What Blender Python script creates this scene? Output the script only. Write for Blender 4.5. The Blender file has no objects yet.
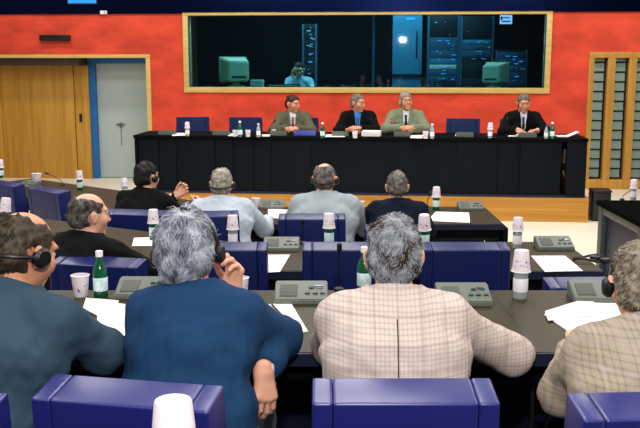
import bpy, bmesh, math, random
import numpy as np
from mathutils import Vector, Matrix, Euler
random.seed(7); rng = np.random.default_rng(7)
SC = bpy.context.scene; COL = SC.collection
R = math.radians; PI = math.pi
V = Vector

# ------------------------------------------------------------------ camera
F_PX = 889.0; PITCH = math.atan(154/889.0); EYE = 2.0
def ray(u, v):
    a = (u-320)/F_PX; b = (214-v)/F_PX; c, s = math.cos(PITCH), math.sin(PITCH)
    return V((a, c+b*s, -s+b*c))
def at_y(u, v, y):
    d = ray(u, v); return V((0, 0, EYE)) + d*(y/d.y)
def at_z(u, v, z):
    d = ray(u, v); return V((0, 0, EYE)) + d*((z-EYE)/d.z)
cam = bpy.data.cameras.new('camera'); cam.lens = 36*F_PX/640; cam.sensor_width = 36; cam.clip_start = .05
co = bpy.data.objects.new('camera', cam); COL.objects.link(co)
co.location = (0, 0, EYE); co.rotation_euler = (PI/2-PITCH, 0, 0)
SC.camera = co
SC.view_settings.view_transform = 'Standard'; SC.view_settings.look = 'None'
SC.view_settings.gamma = 1; SC.view_settings.use_curve_mapping = False
SC.view_settings.exposure = 0.12
SC.cycles.use_denoising = True
SC.cycles.max_bounces = 6; SC.cycles.transparent_max_bounces = 12

# front part of the hall is turned a little against the rows
FA = -math.atan(.09); FO = V((0, 11.22, 0))
UX = V((math.cos(FA), math.sin(FA), 0)); UY = V((-math.sin(FA), math.cos(FA), 0))
def FP(s, t, z): return FO + UX*s + UY*t + V((0, 0, z))
def front_hit(u, v, t):           # (s, z) where the sight line meets the plane t
    d = ray(u, v); o = V((0, 0, EYE)) - FO
    k = (t - o.dot(UY))/d.dot(UY); p = o + d*k
    return p.dot(UX), p.z
def front_z(u, v, z):
    p = at_z(u, v, z) - FO
    return p.dot(UX), p.dot(UY)

# ------------------------------------------------------------------ materials
def new_mat(name):
    m = bpy.data.materials.new(name); m.use_nodes = True
    nt = m.node_tree; b = nt.nodes['Principled BSDF']
    return m, nt, b
def N(nt, typ, **kw):
    n = nt.nodes.new(typ)
    for k, v in kw.items():
        if k in n.inputs.keys() if hasattr(n.inputs, 'keys') else False: n.inputs[k].default_value = v
        else: setattr(n, k, v)
    return n
def srgb(r, g, b):
    f = lambda c: (c/255/12.92) if c/255 <= .04045 else ((c/255+.055)/1.055)**2.4
    return (f(r), f(g), f(b), 1)
def mat(name, col, rough=.5, metal=0, bump=0, bscale=200, mottled=0, mscale=6, spec=.5, emit=0, stretch=None, coat=0, trans=0, sss=0, alpha=1):
    m, nt, b = new_mat(name)
    b.inputs['Base Color'].default_value = col; b.inputs['Roughness'].default_value = rough
    b.inputs['Metallic'].default_value = metal; b.inputs['Specular IOR Level'].default_value = spec
    b.inputs['Coat Weight'].default_value = coat; b.inputs['Transmission Weight'].default_value = trans
    if sss:
        b.inputs['Subsurface Weight'].default_value = sss; b.inputs['Subsurface Radius'].default_value = (.012, .005, .003)
    if emit:
        b.inputs['Emission Color'].default_value = col; b.inputs['Emission Strength'].default_value = emit
    tc = nt.nodes.new('ShaderNodeTexCoord'); mp = nt.nodes.new('ShaderNodeMapping')
    nt.links.new(tc.outputs['Object'], mp.inputs[0])
    if stretch: mp.inputs['Scale'].default_value = stretch
    if mottled:
        n = nt.nodes.new('ShaderNodeTexNoise'); n.inputs['Scale'].default_value = mscale; n.inputs['Detail'].default_value = 5
        nt.links.new(mp.outputs[0], n.inputs['Vector'])
        cr = nt.nodes.new('ShaderNodeValToRGB')
        lo = [c*(1-mottled) for c in col[:3]]+[1]; hi = [min(1, c*(1+mottled)) for c in col[:3]]+[1]
        cr.color_ramp.elements[0].position = .3; cr.color_ramp.elements[0].color = lo
        cr.color_ramp.elements[1].position = .7; cr.color_ramp.elements[1].color = hi
        nt.links.new(n.outputs['Fac'], cr.inputs[0]); nt.links.new(cr.outputs[0], b.inputs['Base Color'])
    if bump:
        n2 = nt.nodes.new('ShaderNodeTexNoise'); n2.inputs['Scale'].default_value = bscale; n2.inputs['Detail'].default_value = 3
        nt.links.new(mp.outputs[0], n2.inputs['Vector'])
        bp = nt.nodes.new('ShaderNodeBump'); bp.inputs['Strength'].default_value = bump; bp.inputs['Distance'].default_value = .004
        nt.links.new(n2.outputs['Fac'], bp.inputs['Height']); nt.links.new(bp.outputs[0], b.inputs['Normal'])
    return m
def wood(name, c1, c2, scale=(14, 14, 1.2), rough=.4):
    m, nt, b = new_mat(name); b.inputs['Roughness'].default_value = rough
    tc = nt.nodes.new('ShaderNodeTexCoord'); mp = nt.nodes.new('ShaderNodeMapping'); mp.inputs['Scale'].default_value = scale
    n = nt.nodes.new('ShaderNodeTexNoise'); n.inputs['Scale'].default_value = 1.0; n.inputs['Detail'].default_value = 6; n.inputs['Distortion'].default_value = .4
    cr = nt.nodes.new('ShaderNodeValToRGB')
    cr.color_ramp.elements[0].position = .3; cr.color_ramp.elements[0].color = c1
    cr.color_ramp.elements[1].position = .7; cr.color_ramp.elements[1].color = c2
    nt.links.new(tc.outputs['Object'], mp.inputs[0]); nt.links.new(mp.outputs[0], n.inputs['Vector'])
    nt.links.new(n.outputs['Fac'], cr.inputs[0]); nt.links.new(cr.outputs[0], b.inputs['Base Color'])
    return m
def plaid(name, base, line, line2, n1=45, n2=11, seam=True, seam_top=.98):
    m, nt, b = new_mat(name); b.inputs['Roughness'].default_value = .85; b.inputs['Specular IOR Level'].default_value = .2
    tc = nt.nodes.new('ShaderNodeTexCoord'); sx = nt.nodes.new('ShaderNodeSeparateXYZ'); nt.links.new(tc.outputs['Object'], sx.inputs[0])
    def M(op, a, bb=None):
        n = nt.nodes.new('ShaderNodeMath'); n.operation = op
        for i, q in enumerate((a, bb)):
            if q is None: continue
            if isinstance(q, (int, float)): n.inputs[i].default_value = q
            else: nt.links.new(q, n.inputs[i])
        return n.outputs[0]
    def lines(axis, freq, width):
        f = M('FRACT', M('MULTIPLY', sx.outputs[axis], freq)); return M('LESS_THAN', f, width)
    fine = M('ADD', lines('X', n1, .3), lines('Z', n1, .3)); big = M('ADD', lines('X', n2, .10), lines('Z', n2, .10))
    mx = nt.nodes.new('ShaderNodeMix'); mx.data_type = 'RGBA'; mx.inputs[6].default_value = base; mx.inputs[7].default_value = line
    nt.links.new(M('MULTIPLY', fine, .3), mx.inputs[0])
    m2 = nt.nodes.new('ShaderNodeMix'); m2.data_type = 'RGBA'; m2.inputs[7].default_value = line2
    nt.links.new(mx.outputs[2], m2.inputs[6]); nt.links.new(M('MULTIPLY', big, .45), m2.inputs[0])
    out = m2.outputs[2]
    if seam:
        s = M('MULTIPLY', M('MULTIPLY', M('LESS_THAN', M('ABSOLUTE', sx.outputs['X']), .0022), M('LESS_THAN', sx.outputs['Y'], .20)), M('LESS_THAN', sx.outputs['Z'], seam_top))
        m3 = nt.nodes.new('ShaderNodeMix'); m3.data_type = 'RGBA'; m3.inputs[7].default_value = srgb(70, 62, 60)
        nt.links.new(out, m3.inputs[6]); nt.links.new(s, m3.inputs[0]); out = m3.outputs[2]
    nt.links.new(out, b.inputs['Base Color'])
    return m
def hair_mat(name, c1, c2, sc=38, p0=.42, p1=.85):
    m, nt, b = new_mat(name); b.inputs['Roughness'].default_value = .55; b.inputs['Specular IOR Level'].default_value = .3
    g = nt.nodes.new('ShaderNodeNewGeometry'); tc = nt.nodes.new('ShaderNodeTexCoord')
    n = nt.nodes.new('ShaderNodeTexNoise'); n.inputs['Scale'].default_value = sc; n.inputs['Detail'].default_value = 4
    nt.links.new(tc.outputs['Object'], n.inputs['Vector'])
    ad = nt.nodes.new('ShaderNodeMath'); ad.operation = 'MULTIPLY_ADD'; ad.inputs[1].default_value = .35
    nt.links.new(g.outputs['Random Per Island'], ad.inputs[0]); nt.links.new(n.outputs['Fac'], ad.inputs[2])
    cr = nt.nodes.new('ShaderNodeValToRGB')
    cr.color_ramp.elements[0].position = p0; cr.color_ramp.elements[0].color = c1
    cr.color_ramp.elements[1].position = p1; cr.color_ramp.elements[1].color = c2
    nt.links.new(ad.outputs[0], cr.inputs[0]); nt.links.new(cr.outputs[0], b.inputs['Base Color'])
    bp = nt.nodes.new('ShaderNodeBump'); bp.inputs['Strength'].default_value = .35; bp.inputs['Distance'].default_value = .004
    nt.links.new(n.outputs['Fac'], bp.inputs['Height']); nt.links.new(bp.outputs[0], b.inputs['Normal'])
    return m
def tinted_glass(name, tint, fac):
    m = bpy.data.materials.new(name); m.use_nodes = True; nt = m.node_tree; nt.nodes.clear()
    o = nt.nodes.new('ShaderNodeOutputMaterial'); t = nt.nodes.new('ShaderNodeBsdfTransparent'); t.inputs[0].default_value = tint
    g = nt.nodes.new('ShaderNodeBsdfGlossy'); g.inputs['Roughness'].default_value = .02; g.inputs[0].default_value = (.75, .9, 1, 1)
    mx = nt.nodes.new('ShaderNodeMixShader'); mx.inputs[0].default_value = fac
    nt.links.new(t.outputs[0], mx.inputs[1]); nt.links.new(g.outputs[0], mx.inputs[2]); nt.links.new(mx.outputs[0], o.inputs[0])
    return m

M_ = {}
M_['red'] = mat('red_plaster', srgb(214, 76, 55), .75, bump=.15, bscale=30, mottled=.2, mscale=2.4, spec=.1, stretch=(1, 1, 1.8))
M_['cream_floor'] = mat('cream_floor', srgb(242, 234, 212), .45, mottled=.03, mscale=3)
M_['tier'] = mat('tier_carpet', srgb(40, 40, 58), .9, bump=.3, bscale=300)
M_['navygloss'] = mat('navy_lacquer', srgb(10, 24, 66), .22, metal=.95)
M_['white_wall'] = mat('white_plaster', srgb(205, 200, 190), .8)
M_['gold'] = wood('pale_oak_trim', srgb(200, 168, 92), srgb(220, 192, 116), (3, 3, 25), .35)
M_['oak'] = wood('oak_panel', srgb(172, 122, 40), srgb(200, 150, 60), (16, 16, .9), .4)
M_['oakh'] = wood('oak_riser', srgb(176, 118, 34), srgb(206, 148, 56), (.9, 14, 18), .35)
M_['bluepaint'] = mat('blue_paint', srgb(14, 100, 168), .4)
M_['greydoor'] = mat('pale_grey_door', srgb(176, 192, 192), .45)
M_['black'] = mat('black_laminate', srgb(6, 8, 11), .6, spec=.06)
M_['blackpanel'] = mat('blue_black_panel', srgb(6, 13, 21), .6, spec=.12)
M_['blackp'] = mat('black_plastic', srgb(10, 10, 12), .4)
M_['desk'] = mat('olive_desktop', srgb(58, 50, 27), .42, mottled=.07, mscale=5, spec=.14, stretch=(1, 6, 1))
M_['deskdark'] = mat('navy_desk_edge', srgb(24, 27, 52), .45, spec=.3)
M_['frame_grey'] = mat('dark_grey_frame', srgb(62, 68, 66), .5)
M_['chairblue'] = mat('blue_leatherette', srgb(27, 31, 104), .34, bump=.06, bscale=260, spec=.7)
M_['chairnavy'] = mat('navy_leatherette', srgb(13, 26, 84), .38, bump=.06, bscale=260, spec=.5)
M_['chairdark'] = mat('dark_navy_leatherette', srgb(10, 34, 78), .5, spec=.2)
M_['chairmet'] = mat('chair_metal', srgb(60, 62, 66), .35, .8)
M_['console'] = mat('grey_green_plastic', srgb(98, 104, 94), .5, spec=.3)
M_['grille'] = mat('grey_grille', srgb(72, 78, 70), .6, bump=.6, bscale=400)
M_['button'] = mat('dark_button', srgb(40, 46, 46), .4)
M_['paper'] = mat('white_paper', srgb(244, 232, 228), .8, spec=.2)
M_['greenglass'] = mat('green_glass', srgb(6, 96, 62), .08, spec=.7, trans=.25)
M_['clearplastic'] = mat('clear_plastic', srgb(200, 210, 215), .12, trans=.5)
M_['label'] = mat('bottle_label', srgb(206, 236, 238), .6, mottled=.25, mscale=60)
M_['labelwhite'] = mat('bottle_label_white', srgb(240, 236, 244), .6)
M_['cap'] = mat('white_cap', srgb(240, 236, 240), .45)
M_['bluecap'] = mat('blue_cap', srgb(30, 80, 200), .45)
M_['skin'] = mat('skin', srgb(230, 172, 142), .5, sss=.15, spec=.35, mottled=.06, mscale=30)
M_['skin2'] = mat('skin_ruddy', srgb(208, 144, 110), .5, sss=.15, spec=.35, mottled=.07, mscale=30)
M_['eye'] = mat('eye_white', srgb(196, 182, 172), .3)
M_['iris'] = mat('iris', srgb(40, 30, 24), .2)
M_['shirtw'] = mat('white_shirt', srgb(226, 230, 238), .8, spec=.2)
M_['shirtb'] = mat('blue_shirt', srgb(60, 130, 200), .8, spec=.2)
M_['shirtpb'] = mat('pale_blue_shirt', srgb(170, 205, 225), .8, spec=.2)
M_['trousers'] = mat('dark_trousers', srgb(26, 28, 36), .85, spec=.2)
M_['trouserl'] = mat('grey_blue_trousers', srgb(140, 155, 165), .85, spec=.2)
M_['shoe'] = mat('black_shoe', srgb(12, 12, 12), .35)
M_['metal'] = mat('thin_metal', srgb(150, 150, 150), .3, .9)
def cloth(n, c, **k): return mat(n, c, .85, bump=.1, bscale=500, spec=.12, mottled=.07, mscale=9, **k)
M_['j_slate'] = cloth('slate_wool', srgb(52, 72, 88)); M_['j_blue'] = cloth('blue_wool', srgb(28, 60, 94))
M_['j_black'] = cloth('black_wool', srgb(9, 9, 11)); M_['j_pale'] = cloth('pale_grey_wool', srgb(186, 196, 206))
M_['j_grey'] = cloth('light_grey_wool', srgb(158, 168, 172)); M_['j_navy'] = cloth('navy_wool', srgb(13, 20, 36))
M_['j_olive'] = cloth('olive_wool', srgb(92, 90, 68)); M_['j_sage'] = cloth('sage_wool', srgb(120, 128, 102))
M_['j_plaid'] = plaid('beige_plaid', srgb(208, 190, 178), srgb(140, 140, 146), srgb(168, 146, 142), 74, 14, True, 1.0)
M_['j_plaid2'] = plaid('grey_plaid', srgb(164, 150, 130), srgb(108, 104, 98), srgb(178, 158, 158), 60, 17, False)
M_['h_dark'] = hair_mat('dark_hair', srgb(24, 18, 14), srgb(80, 66, 50)); M_['h_black'] = hair_mat('black_hair', srgb(8, 7, 7), srgb(26, 22, 20))
M_['h_grey'] = hair_mat('grey_hair', srgb(84, 92, 108), srgb(196, 200, 210), 22, .40, .84); M_['h_white'] = hair_mat('white_hair', srgb(112, 106, 96), srgb(204, 196, 178))
M_['h_mix'] = hair_mat('brown_grey_hair', srgb(54, 34, 20), srgb(172, 178, 186), 17, .48, .80); M_['h_salt'] = hair_mat('grizzled_hair', srgb(36, 32, 30), srgb(128, 122, 114))
M_['h_sand'] = hair_mat('sandy_grey_hair', srgb(70, 60, 48), srgb(166, 154, 136)); M_['h_brown'] = hair_mat('brown_hair', srgb(30, 18, 12), srgb(74, 48, 30))

# ------------------------------------------------------------------ object helpers
def link(o, parent=None):
    COL.objects.link(o)
    if parent: o.parent = parent
    return o
def tag(o, label=None, cat=None, group=None, kind=None):
    if label: o['label'] = label
    if cat: o['category'] = cat
    if group: o['group'] = group
    if kind: o['kind'] = kind
    return o
def thing(name, label, cat, loc=(0, 0, 0), rz=0, group=None):
    o = bpy.data.objects.new(name, None); o.empty_display_size = .1
    o.location = loc; o.rotation_euler = (0, 0, rz)
    return tag(link(o), label, cat, group)
def obj(name, bm, m, parent=None, loc=(0, 0, 0), rot=(0, 0, 0), smooth=True, angle=40):
    me = bpy.data.meshes.new(name); bmesh.ops.recalc_face_normals(bm, faces=bm.faces[:]); bm.to_mesh(me); bm.free()
    for mm in (m if isinstance(m, (list, tuple)) else [m]): me.materials.append(mm)
    if smooth:
        me.polygons.foreach_set('use_smooth', [True]*len(me.polygons)); me.set_sharp_from_angle(angle=R(angle))
    o = bpy.data.objects.new(name, me); o.location = loc; o.rotation_euler = rot
    return link(o, parent)
def raw(name, verts, faces, m, parent=None, smooth=True):
    me = bpy.data.meshes.new(name); me.from_pydata([tuple(v) for v in verts], [], [tuple(f) for f in faces])
    for mm in (m if isinstance(m, (list, tuple)) else [m]): me.materials.append(mm)
    if smooth: me.polygons.foreach_set('use_smooth', [True]*len(me.polygons))
    me.update()
    return link(bpy.data.objects.new(name, me), parent)
def dup(root, loc=None, rz=None, label=None, group=None):
    r = root.copy(); COL.objects.link(r)
    if loc is not None: r.location = loc
    if rz is not None: r.rotation_euler = (0, 0, rz)
    if label: r['label'] = label
    if group: r['group'] = group
    for ch in list(root.children):
        c = ch.copy(); COL.objects.link(c); c.parent = r
        for g in ch.children:
            d = g.copy(); COL.objects.link(d); d.parent = c
    return r
def BM(): return bmesh.new()
def box(bm, c, size, bevel=0, rot=None, seg=2):
    Mx = Matrix.Translation(c) @ (rot.to_matrix().to_4x4() if rot else Matrix()) @ Matrix.Diagonal((size[0], size[1], size[2], 1))
    r = bmesh.ops.create_cube(bm, size=1, matrix=Mx); vs = r['verts']
    if bevel:
        es = list({e for v in vs for e in v.link_edges})
        bmesh.ops.bevel(bm, geom=es, offset=bevel, segments=seg, affect='EDGES', profile=.6)
    return vs
def box2(bm, lo, hi, bevel=0, seg=2):
    return box(bm, [(a+b)/2 for a, b in zip(lo, hi)], [abs(b-a) for a, b in zip(lo, hi)], bevel, None, seg)
def lathe(bm, prof, seg=20, Mx=None):
    Mx = Mx or Matrix(); rings = []
    for r, z in prof:
        if r < 1e-6: rings.append([bm.verts.new(Mx @ V((0, 0, z)))])
        else: rings.append([bm.verts.new(Mx @ V((r*math.cos(2*PI*i/seg), r*math.sin(2*PI*i/seg), z))) for i in range(seg)])
    for a, b in zip(rings, rings[1:]):
        for i in range(seg):
            j = (i+1) % seg
            q = [a[i % len(a)], a[j % len(a)], b[j % len(b)], b[i % len(b)]]
            q = list(dict.fromkeys(q))
            if len(q) > 2:
                try: bm.faces.new(q)
                except ValueError: pass
def tube(bm, pts, r, seg=8):
    pts = [V(p) for p in pts]; rs = r if isinstance(r, (list, tuple)) else [r]*len(pts); rings = []
    up = V((0, 0, 1))
    for i, p in enumerate(pts):
        t = (pts[min(i+1, len(pts)-1)] - pts[max(i-1, 0)]).normalized()
        a = up if abs(t.dot(up)) < .9 else V((1, 0, 0))
        x = t.cross(a).normalized(); y = t.cross(x)
        rings.append([bm.verts.new(p + (x*math.cos(2*PI*k/seg) + y*math.sin(2*PI*k/seg))*rs[i]) for k in range(seg)])
    for a, b in zip(rings, rings[1:]):
        for k in range(seg): bm.faces.new((a[k], a[(k+1) % seg], b[(k+1) % seg], b[k]))
    bm.faces.new(rings[0]); bm.faces.new(rings[-1])
def prism(bm, poly, z0, z1):
    b = [bm.verts.new((x, y, z0)) for x, y in poly]; t = [bm.verts.new((x, y, z1)) for x, y in poly]
    n = len(poly); bm.faces.new(b[::-1]); bm.faces.new(t)
    for i in range(n): bm.faces.new((b[i], b[(i+1) % n], t[(i+1) % n], t[i]))
def struct(name, bm, m, parent=None, loc=(0, 0, 0), rz=0, label=None, smooth=True):
    o = obj(name, bm, m, parent, loc, (0, 0, rz), smooth)
    if not parent: o['kind'] = 'structure'
    if label: o['label'] = label; o['category'] = name.split('_')[0]
    return o

# ================================================================== SETTING
WT = 3.06                                   # the red wall's plane, in front-hall coordinates
b = BM(); box2(b, (-8, -4, -.1), (8, 16.5, 0)); struct('floor', b, M_['cream_floor'], label='cream floor of the meeting hall in front of the platform')
b = BM(); box2(b, (-2.6, -3.5, .0), (1.9, 1.62, .45)); struct('trim_1', b, M_['tier'], label='raised floor step under the rearmost row')
b = BM(); box2(b, (-2.6, 1.62, .0), (1.9, 3.64, .30)); struct('trim_2', b, M_['tier'], label='raised floor step under the row nearest the camera')
b = BM(); box2(b, (-2.6, 3.64, .0), (1.9, 5.55, .15)); struct('trim_3', b, M_['tier'], label='low floor step under the middle row')
b = BM(); box2(b, (-8, -4, 4.5), (8, 16.5, 4.6)); struct('ceiling', b, mat('dark_ceiling', srgb(50, 50, 56), .9), label='ceiling above the hall')
b = BM(); box2(b, (-8.1, -4, 0), (-8, 16.5, 4.5)); struct('wall_left', b, M_['white_wall'], label='left side wall of the hall')
b = BM(); box2(b, (8, -4, 0), (8.1, 16.5, 4.5)); struct('wall_right', b, M_['white_wall'], label='right side wall of the hall')

# measured places on the front wall
wl, wt_ = front_hit(181, 12, WT); wr, _ = front_hit(554, 12, WT); _, wb = front_hit(366, 93, WT)
wl = (wl + front_hit(186, 92, WT)[0])/2; wr = (wr + front_hit(548, 93, WT)[0])/2; wt_ = front_hit(366, 11.5, WT)[1]
dr, dtop = front_hit(150, 54.5, WT); dr = (dr + front_hit(152.5, 130, WT)[0])/2
sl = (front_hit(588.5, 52, WT)[0] + front_hit(583, 188, WT)[0])/2; stop = front_hit(620, 52, WT)[1]; sr = sl + 1.62
soff = front_hit(320, 13, WT)[1]
LX, RX = -8.2, 8.2
def fbox(bm, s0, s1, t0, t1, z0, z1, bevel=0): box2(bm, (s0, t0, z0), (s1, t1, z1), bevel)
b = BM()
T0, T1 = WT, WT+.14
DL = -6.0
fbox(b, LX, DL, T0, T1, 0, soff); fbox(b, DL, dr, T0, T1, dtop, soff)
fbox(b, dr, wl, T0, T1, 0, soff); fbox(b, wl, wr, T0, T1, 0, wb); fbox(b, wl, wr, T0, T1, wt_, soff+.001)
fbox(b, wr, sl, T0, T1, 0, soff); fbox(b, sl, sr, T0, T1, stop, soff); fbox(b, sr, RX, T0, T1, 0, soff)
struct('wall_front', b, M_['red'], loc=FO, rz=FA, label='orange red plaster wall behind the head table')
b = BM(); fbox(b, LX, RX, WT-.03, WT+.15, soff, 4.6); struct('trim_4', b, M_['navygloss'], loc=FO, rz=FA, label='glossy dark navy band above the red wall')
b = BM(); fbox(b, LX, RX, WT+3.2, WT+3.3, 0, 4.6); struct('wall_back', b, M_['blackpanel'], loc=FO, rz=FA, label='dark rear wall inside the interpreters booth')

# booth window
w = thing('window_1', 'wide wood framed booth window in the red wall', 'window', FO, FA); w['kind'] = 'structure'
fr = .085
b = BM()
fbox(b, wl, wr, WT-.03, WT+.2, wb, wb+fr, .006); fbox(b, wl, wr, WT-.03, WT+.2, wt_-.05, wt_, .006)
fbox(b, wl, wl+fr, WT-.03, WT+.2, wb+fr, wt_-.05, .006); fbox(b, wr-fr, wr, WT-.03, WT+.2, wb+fr, wt_-.05, .006)
obj('window_frame', b, M_['gold'], w)
b = BM(); fbox(b, wl+fr, wr-fr, WT+.05, WT+.058, wb+fr, wt_-.05)
obj('window_pane', b, tinted_glass('booth_glass', (.42, .68, .72, 1), .05), w)
b = BM(); fbox(b, wl+fr, wl+fr+.012, WT-.02, WT+.048, wb+fr, wt_-.05); fbox(b, wr-fr-.012, wr-fr, WT-.02, WT+.048, wb+fr, wt_-.05)
obj('edge_strip', b, mat('steel_blue_strip', srgb(60, 120, 160), .25, .6), w)

# left recess: wood panels and pale door
dd = WT+.42
s71 = (front_hit(71, 60, dd)[0]+front_hit(79, 175, dd)[0])/2; s92 = (front_hit(84.5, 60, dd)[0]+front_hit(95, 178, dd)[0])/2
t = thing('trim_5', 'yellow wood trim around the left doorway', 'trim', FO, FA); t['kind'] = 'structure'
b = BM(); fbox(b, DL, dr, WT-.03, WT+.16, dtop-.055, dtop, .005); fbox(b, dr-.07, dr, WT-.03, WT+.16, 0, dtop-.055, .005); fbox(b, dr-.07, dr-.02, WT+.16, dd+.05, 0, dtop-.055); fbox(b, DL, dr-.07, WT+.16, dd+.05, dtop-.055, dtop-.02); fbox(b, DL, DL+.06, WT-.03, dd+.05, 0, dtop-.055)
obj('architrave', b, M_['gold'], t)
dt2 = dtop-.055
pn = thing('door_1', 'sliding oak wall panel left of the pale door', 'door', FO, FA); pn['kind'] = 'structure'
s3 = front_hit(4, 150, dd)[0]
b = BM(); fbox(b, s3+.008, s71-.004, dd, dd+.05, .0, dt2, .004); obj('panel', b, M_['oak'], pn)
b = BM(); fbox(b, DL, s3, dd, dd+.05, .0, dt2, .004); obj('panel', b, M_['oak'], pn)
b = BM(); fbox(b, s71+.004, s92-.005, dd+.02, dd+.07, .0, dt2, .004); obj('jamb_panel', b, M_['oak'], pn)
sk, zk = front_hit(80.5, 118, dd)
b = BM(); fbox(b, sk-.025, sk+.025, dd+.012, dd+.022, zk-.07, zk+.07, .008); obj('lock_plate', b, M_['blackp'], pn)
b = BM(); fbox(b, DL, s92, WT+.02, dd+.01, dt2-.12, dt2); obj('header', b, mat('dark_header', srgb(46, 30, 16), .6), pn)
dp = thing('door_2', 'pale grey door in a blue frame beside the oak panels', 'door', FO, FA); dp['kind'] = 'structure'
b = BM(); fbox(b, s92-.005, s92+.10, dd+.05, dd+.20, 0, dt2, .004); fbox(b, s92+.1, dr-.07, dd+.05, dd+.2, dt2-.09, dt2, .004)
obj('door_frame', b, M_['bluepaint'], dp)
b = BM(); fbox(b, s92+.1, dr-.07, dd+.14, dd+.19, .01, dt2-.09, .004); obj('door_leaf', b, M_['greydoor'], dp)
sh, zh = front_hit(121, 124.5, dd+.14)
b = BM(); box2(b, (sh-.075, dd+.105, zh-.012), (sh+.075, dd+.125, zh+.012), .006); box2(b, (sh-.02, dd+.12, zh-.05), (sh+.02, dd+.142, zh+.03), .004); box2(b, (sh-.004, dd+.128, zh-.36), (sh+.004, dd+.142, zh-.05))
obj('door_handle', b, mat('door_metal', srgb(110, 118, 118), .3, .7), dp)
b = BM(); fbox(b, DL, dr, dd+.21, dd+.25, 0, dtop); struct('trim_6', b, M_['blackpanel'], loc=FO, rz=FA, label='dark backing behind the doorway')

# black bar on the red wall, small fittings on the navy band
s0, z0 = front_hit(41.5, 41, WT); s1, z1 = front_hit(71, 35, WT)
t = thing('wall_lamp', 'black bar shaped fitting on the red wall above the oak panels', 'wall lamp', FP((s0+s1)/2, WT, (z0+z1)/2), FA)
b = BM(); box(b, (0, -.05, 0), (s1-s0, .09, z1-z0), .012); obj('housing', b, M_['blackp'], t)
b = BM(); box(b, (0, -.005, 0), ((s1-s0)*.4, .02, .05), .004); obj('bracket', b, M_['blackp'], t)
s0, z0 = front_hit(104, 12.5, WT-.03)
t = thing('detector', 'tiny white box on the navy band above the left doorway', 'detector', FP(s0, WT-.03, z0), FA)
b = BM(); box(b, (0, -.018, 0), (.11, .034, .055), .008); obj('housing', b, M_['cap'], t)
b = BM(); box(b, (.02, -.037, 0), (.02, .006, .02), .002); obj('lens', b, M_['button'], t)
s0, z0 = front_hit(83, 1.5, WT-.03)
t = thing('blue_panel', 'blue lit panel at the top of the navy band, cut by the picture edge', 'screen', FP(s0, WT-.03, z0+.25), FA)
b = BM(); box(b, (0, -.02, 0), (.5, .04, .6), .01); obj('housing', b, M_['blackp'], t)
b = BM(); box(b, (0, -.043, 0), (.46, .006, .56), .002); obj('screen', b, mat('blue_patch_glow', srgb(30, 120, 210), .3, emit=.9), t)  # glowing face stands for a blue reflective patch on the band

# louvred window on the right
w = thing('window_2', 'oak framed louvred window right of the head table', 'window', FO, FA); w['kind'] = 'structure'
bt = front_hit(606, 188, WT)[1]; bt = max(bt, .02)
b = BM(); fbox(b, sl, sr, WT-.05, WT+.12, stop-.09, stop, .006); fbox(b, sl, sr, WT-.05, WT+.12, bt-.02, bt+.13, .006); fbox(b, sl, sl+.08, WT-.05, WT+.12, bt+.13, stop-.09, .006); fbox(b, sr-.1, sr, WT-.05, WT+.12, bt+.13, stop-.09, .006)
obj('window_frame', b, M_['oak'], w)
M_['louvre'] = mat('grey_green_louvre', srgb(128, 150, 140), .3, spec=.4)
nb = 5; bw = (sr-sl-.2-.12*(nb-1))/nb
bw = .205; x = sl+.08; k = 0
while x + bw < sr-.02:
    b = BM(); z = bt+.16; 
    while z < stop-.13:
        box(b, (x+bw*.41, WT+.06, z+.06), (bw*.82, .012, .128), .002, Euler((R(-14), 0, 0))); z += .150
    obj('louvre_panel', b, M_['louvre'], w)
    if x+bw+.13 < sr:
        b = BM(); fbox(b, x+bw, x+bw+.115, WT-.045, WT+.10, bt+.13, stop-.09, .005); obj('mullion', b, M_['oak'], w)
    x += bw+.115
b = BM(); fbox(b, sl, sr, WT+.12, WT+.14, 0, stop); obj('backing', b, M_['blackp'], w)

# platform (dais)
ds0 = front_z(131, 222, 0)[0]; ds1 = front_z(587, 222, 0)[0]
b = BM(); fbox(b, ds0, ds1, .0, WT-.001, 0, .31); o = struct('trim_7', b, M_['oakh'], loc=FO, rz=FA, label='oak fronted platform under the head table')
b = BM(); fbox(b, ds1, RX, WT-.03, WT-.001, 0, .06); struct('baseboard_front', b, M_['white_wall'], loc=FO, rz=FA, label='low pale skirting under the louvred window')

# ================================================================== HEAD TABLE
hs0 = front_z(130, 136, 1.05)[0]; hs1 = front_z(588.5, 138.5, 1.05)[0]
ht = thing('head_table', 'long black head table on the oak platform', 'table', FP((hs0+hs1)/2, 0, .31), FA)
hw = (hs1-hs0)/2; DT = .72
b = BM(); box2(b, (-hw, -.03, .70), (hw, DT, .74), .006); obj('tabletop', b, M_['black'], ht)
b = BM(); box2(b, (-hw+.01, -.01, .015), (-hw+.05, DT-.03, .70), .004); obj('end_panel', b, M_['black'], ht)
b = BM(); box2(b, (hw-.25, -.015, .015), (hw-.01, DT-.03, .70), .004); obj('end_panel', b, M_['blackpanel'], ht)
us = [131, 151, 169.5, 210, 229, 250, 269, 310, 330, 373.5, 394, 437, 457, 498, 520, 560.5]
ss = [front_z(u, 139, 1.03)[0] - (hs0+hs1)/2 for u in us]
for i, (a, c) in enumerate(zip(ss, ss[1:])):
    b = BM(); box2(b, (max(a, -hw+.05)+.003, .0+(.006 if i % 2 else 0), .03), (c-.003, .03, .698), .004); obj('front_panel', b, M_['blackpanel'], ht)
b = BM(); box2(b, (-hw+.05, .031, .03), (ss[-1]-.002, .05, .699)); obj('backing_panel', b, M_['blackp'], ht)
b = BM(); box2(b, (ss[-1], .40, .03), (hw-.25, .42, .699)); obj('backing_panel', b, M_['blackp'], ht)
b = BM(); box2(b, (-hw+.05, -.012, .0), (hw-.01, .06, .03), .003); obj('plinth', b, M_['deskdark'], ht)
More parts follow.
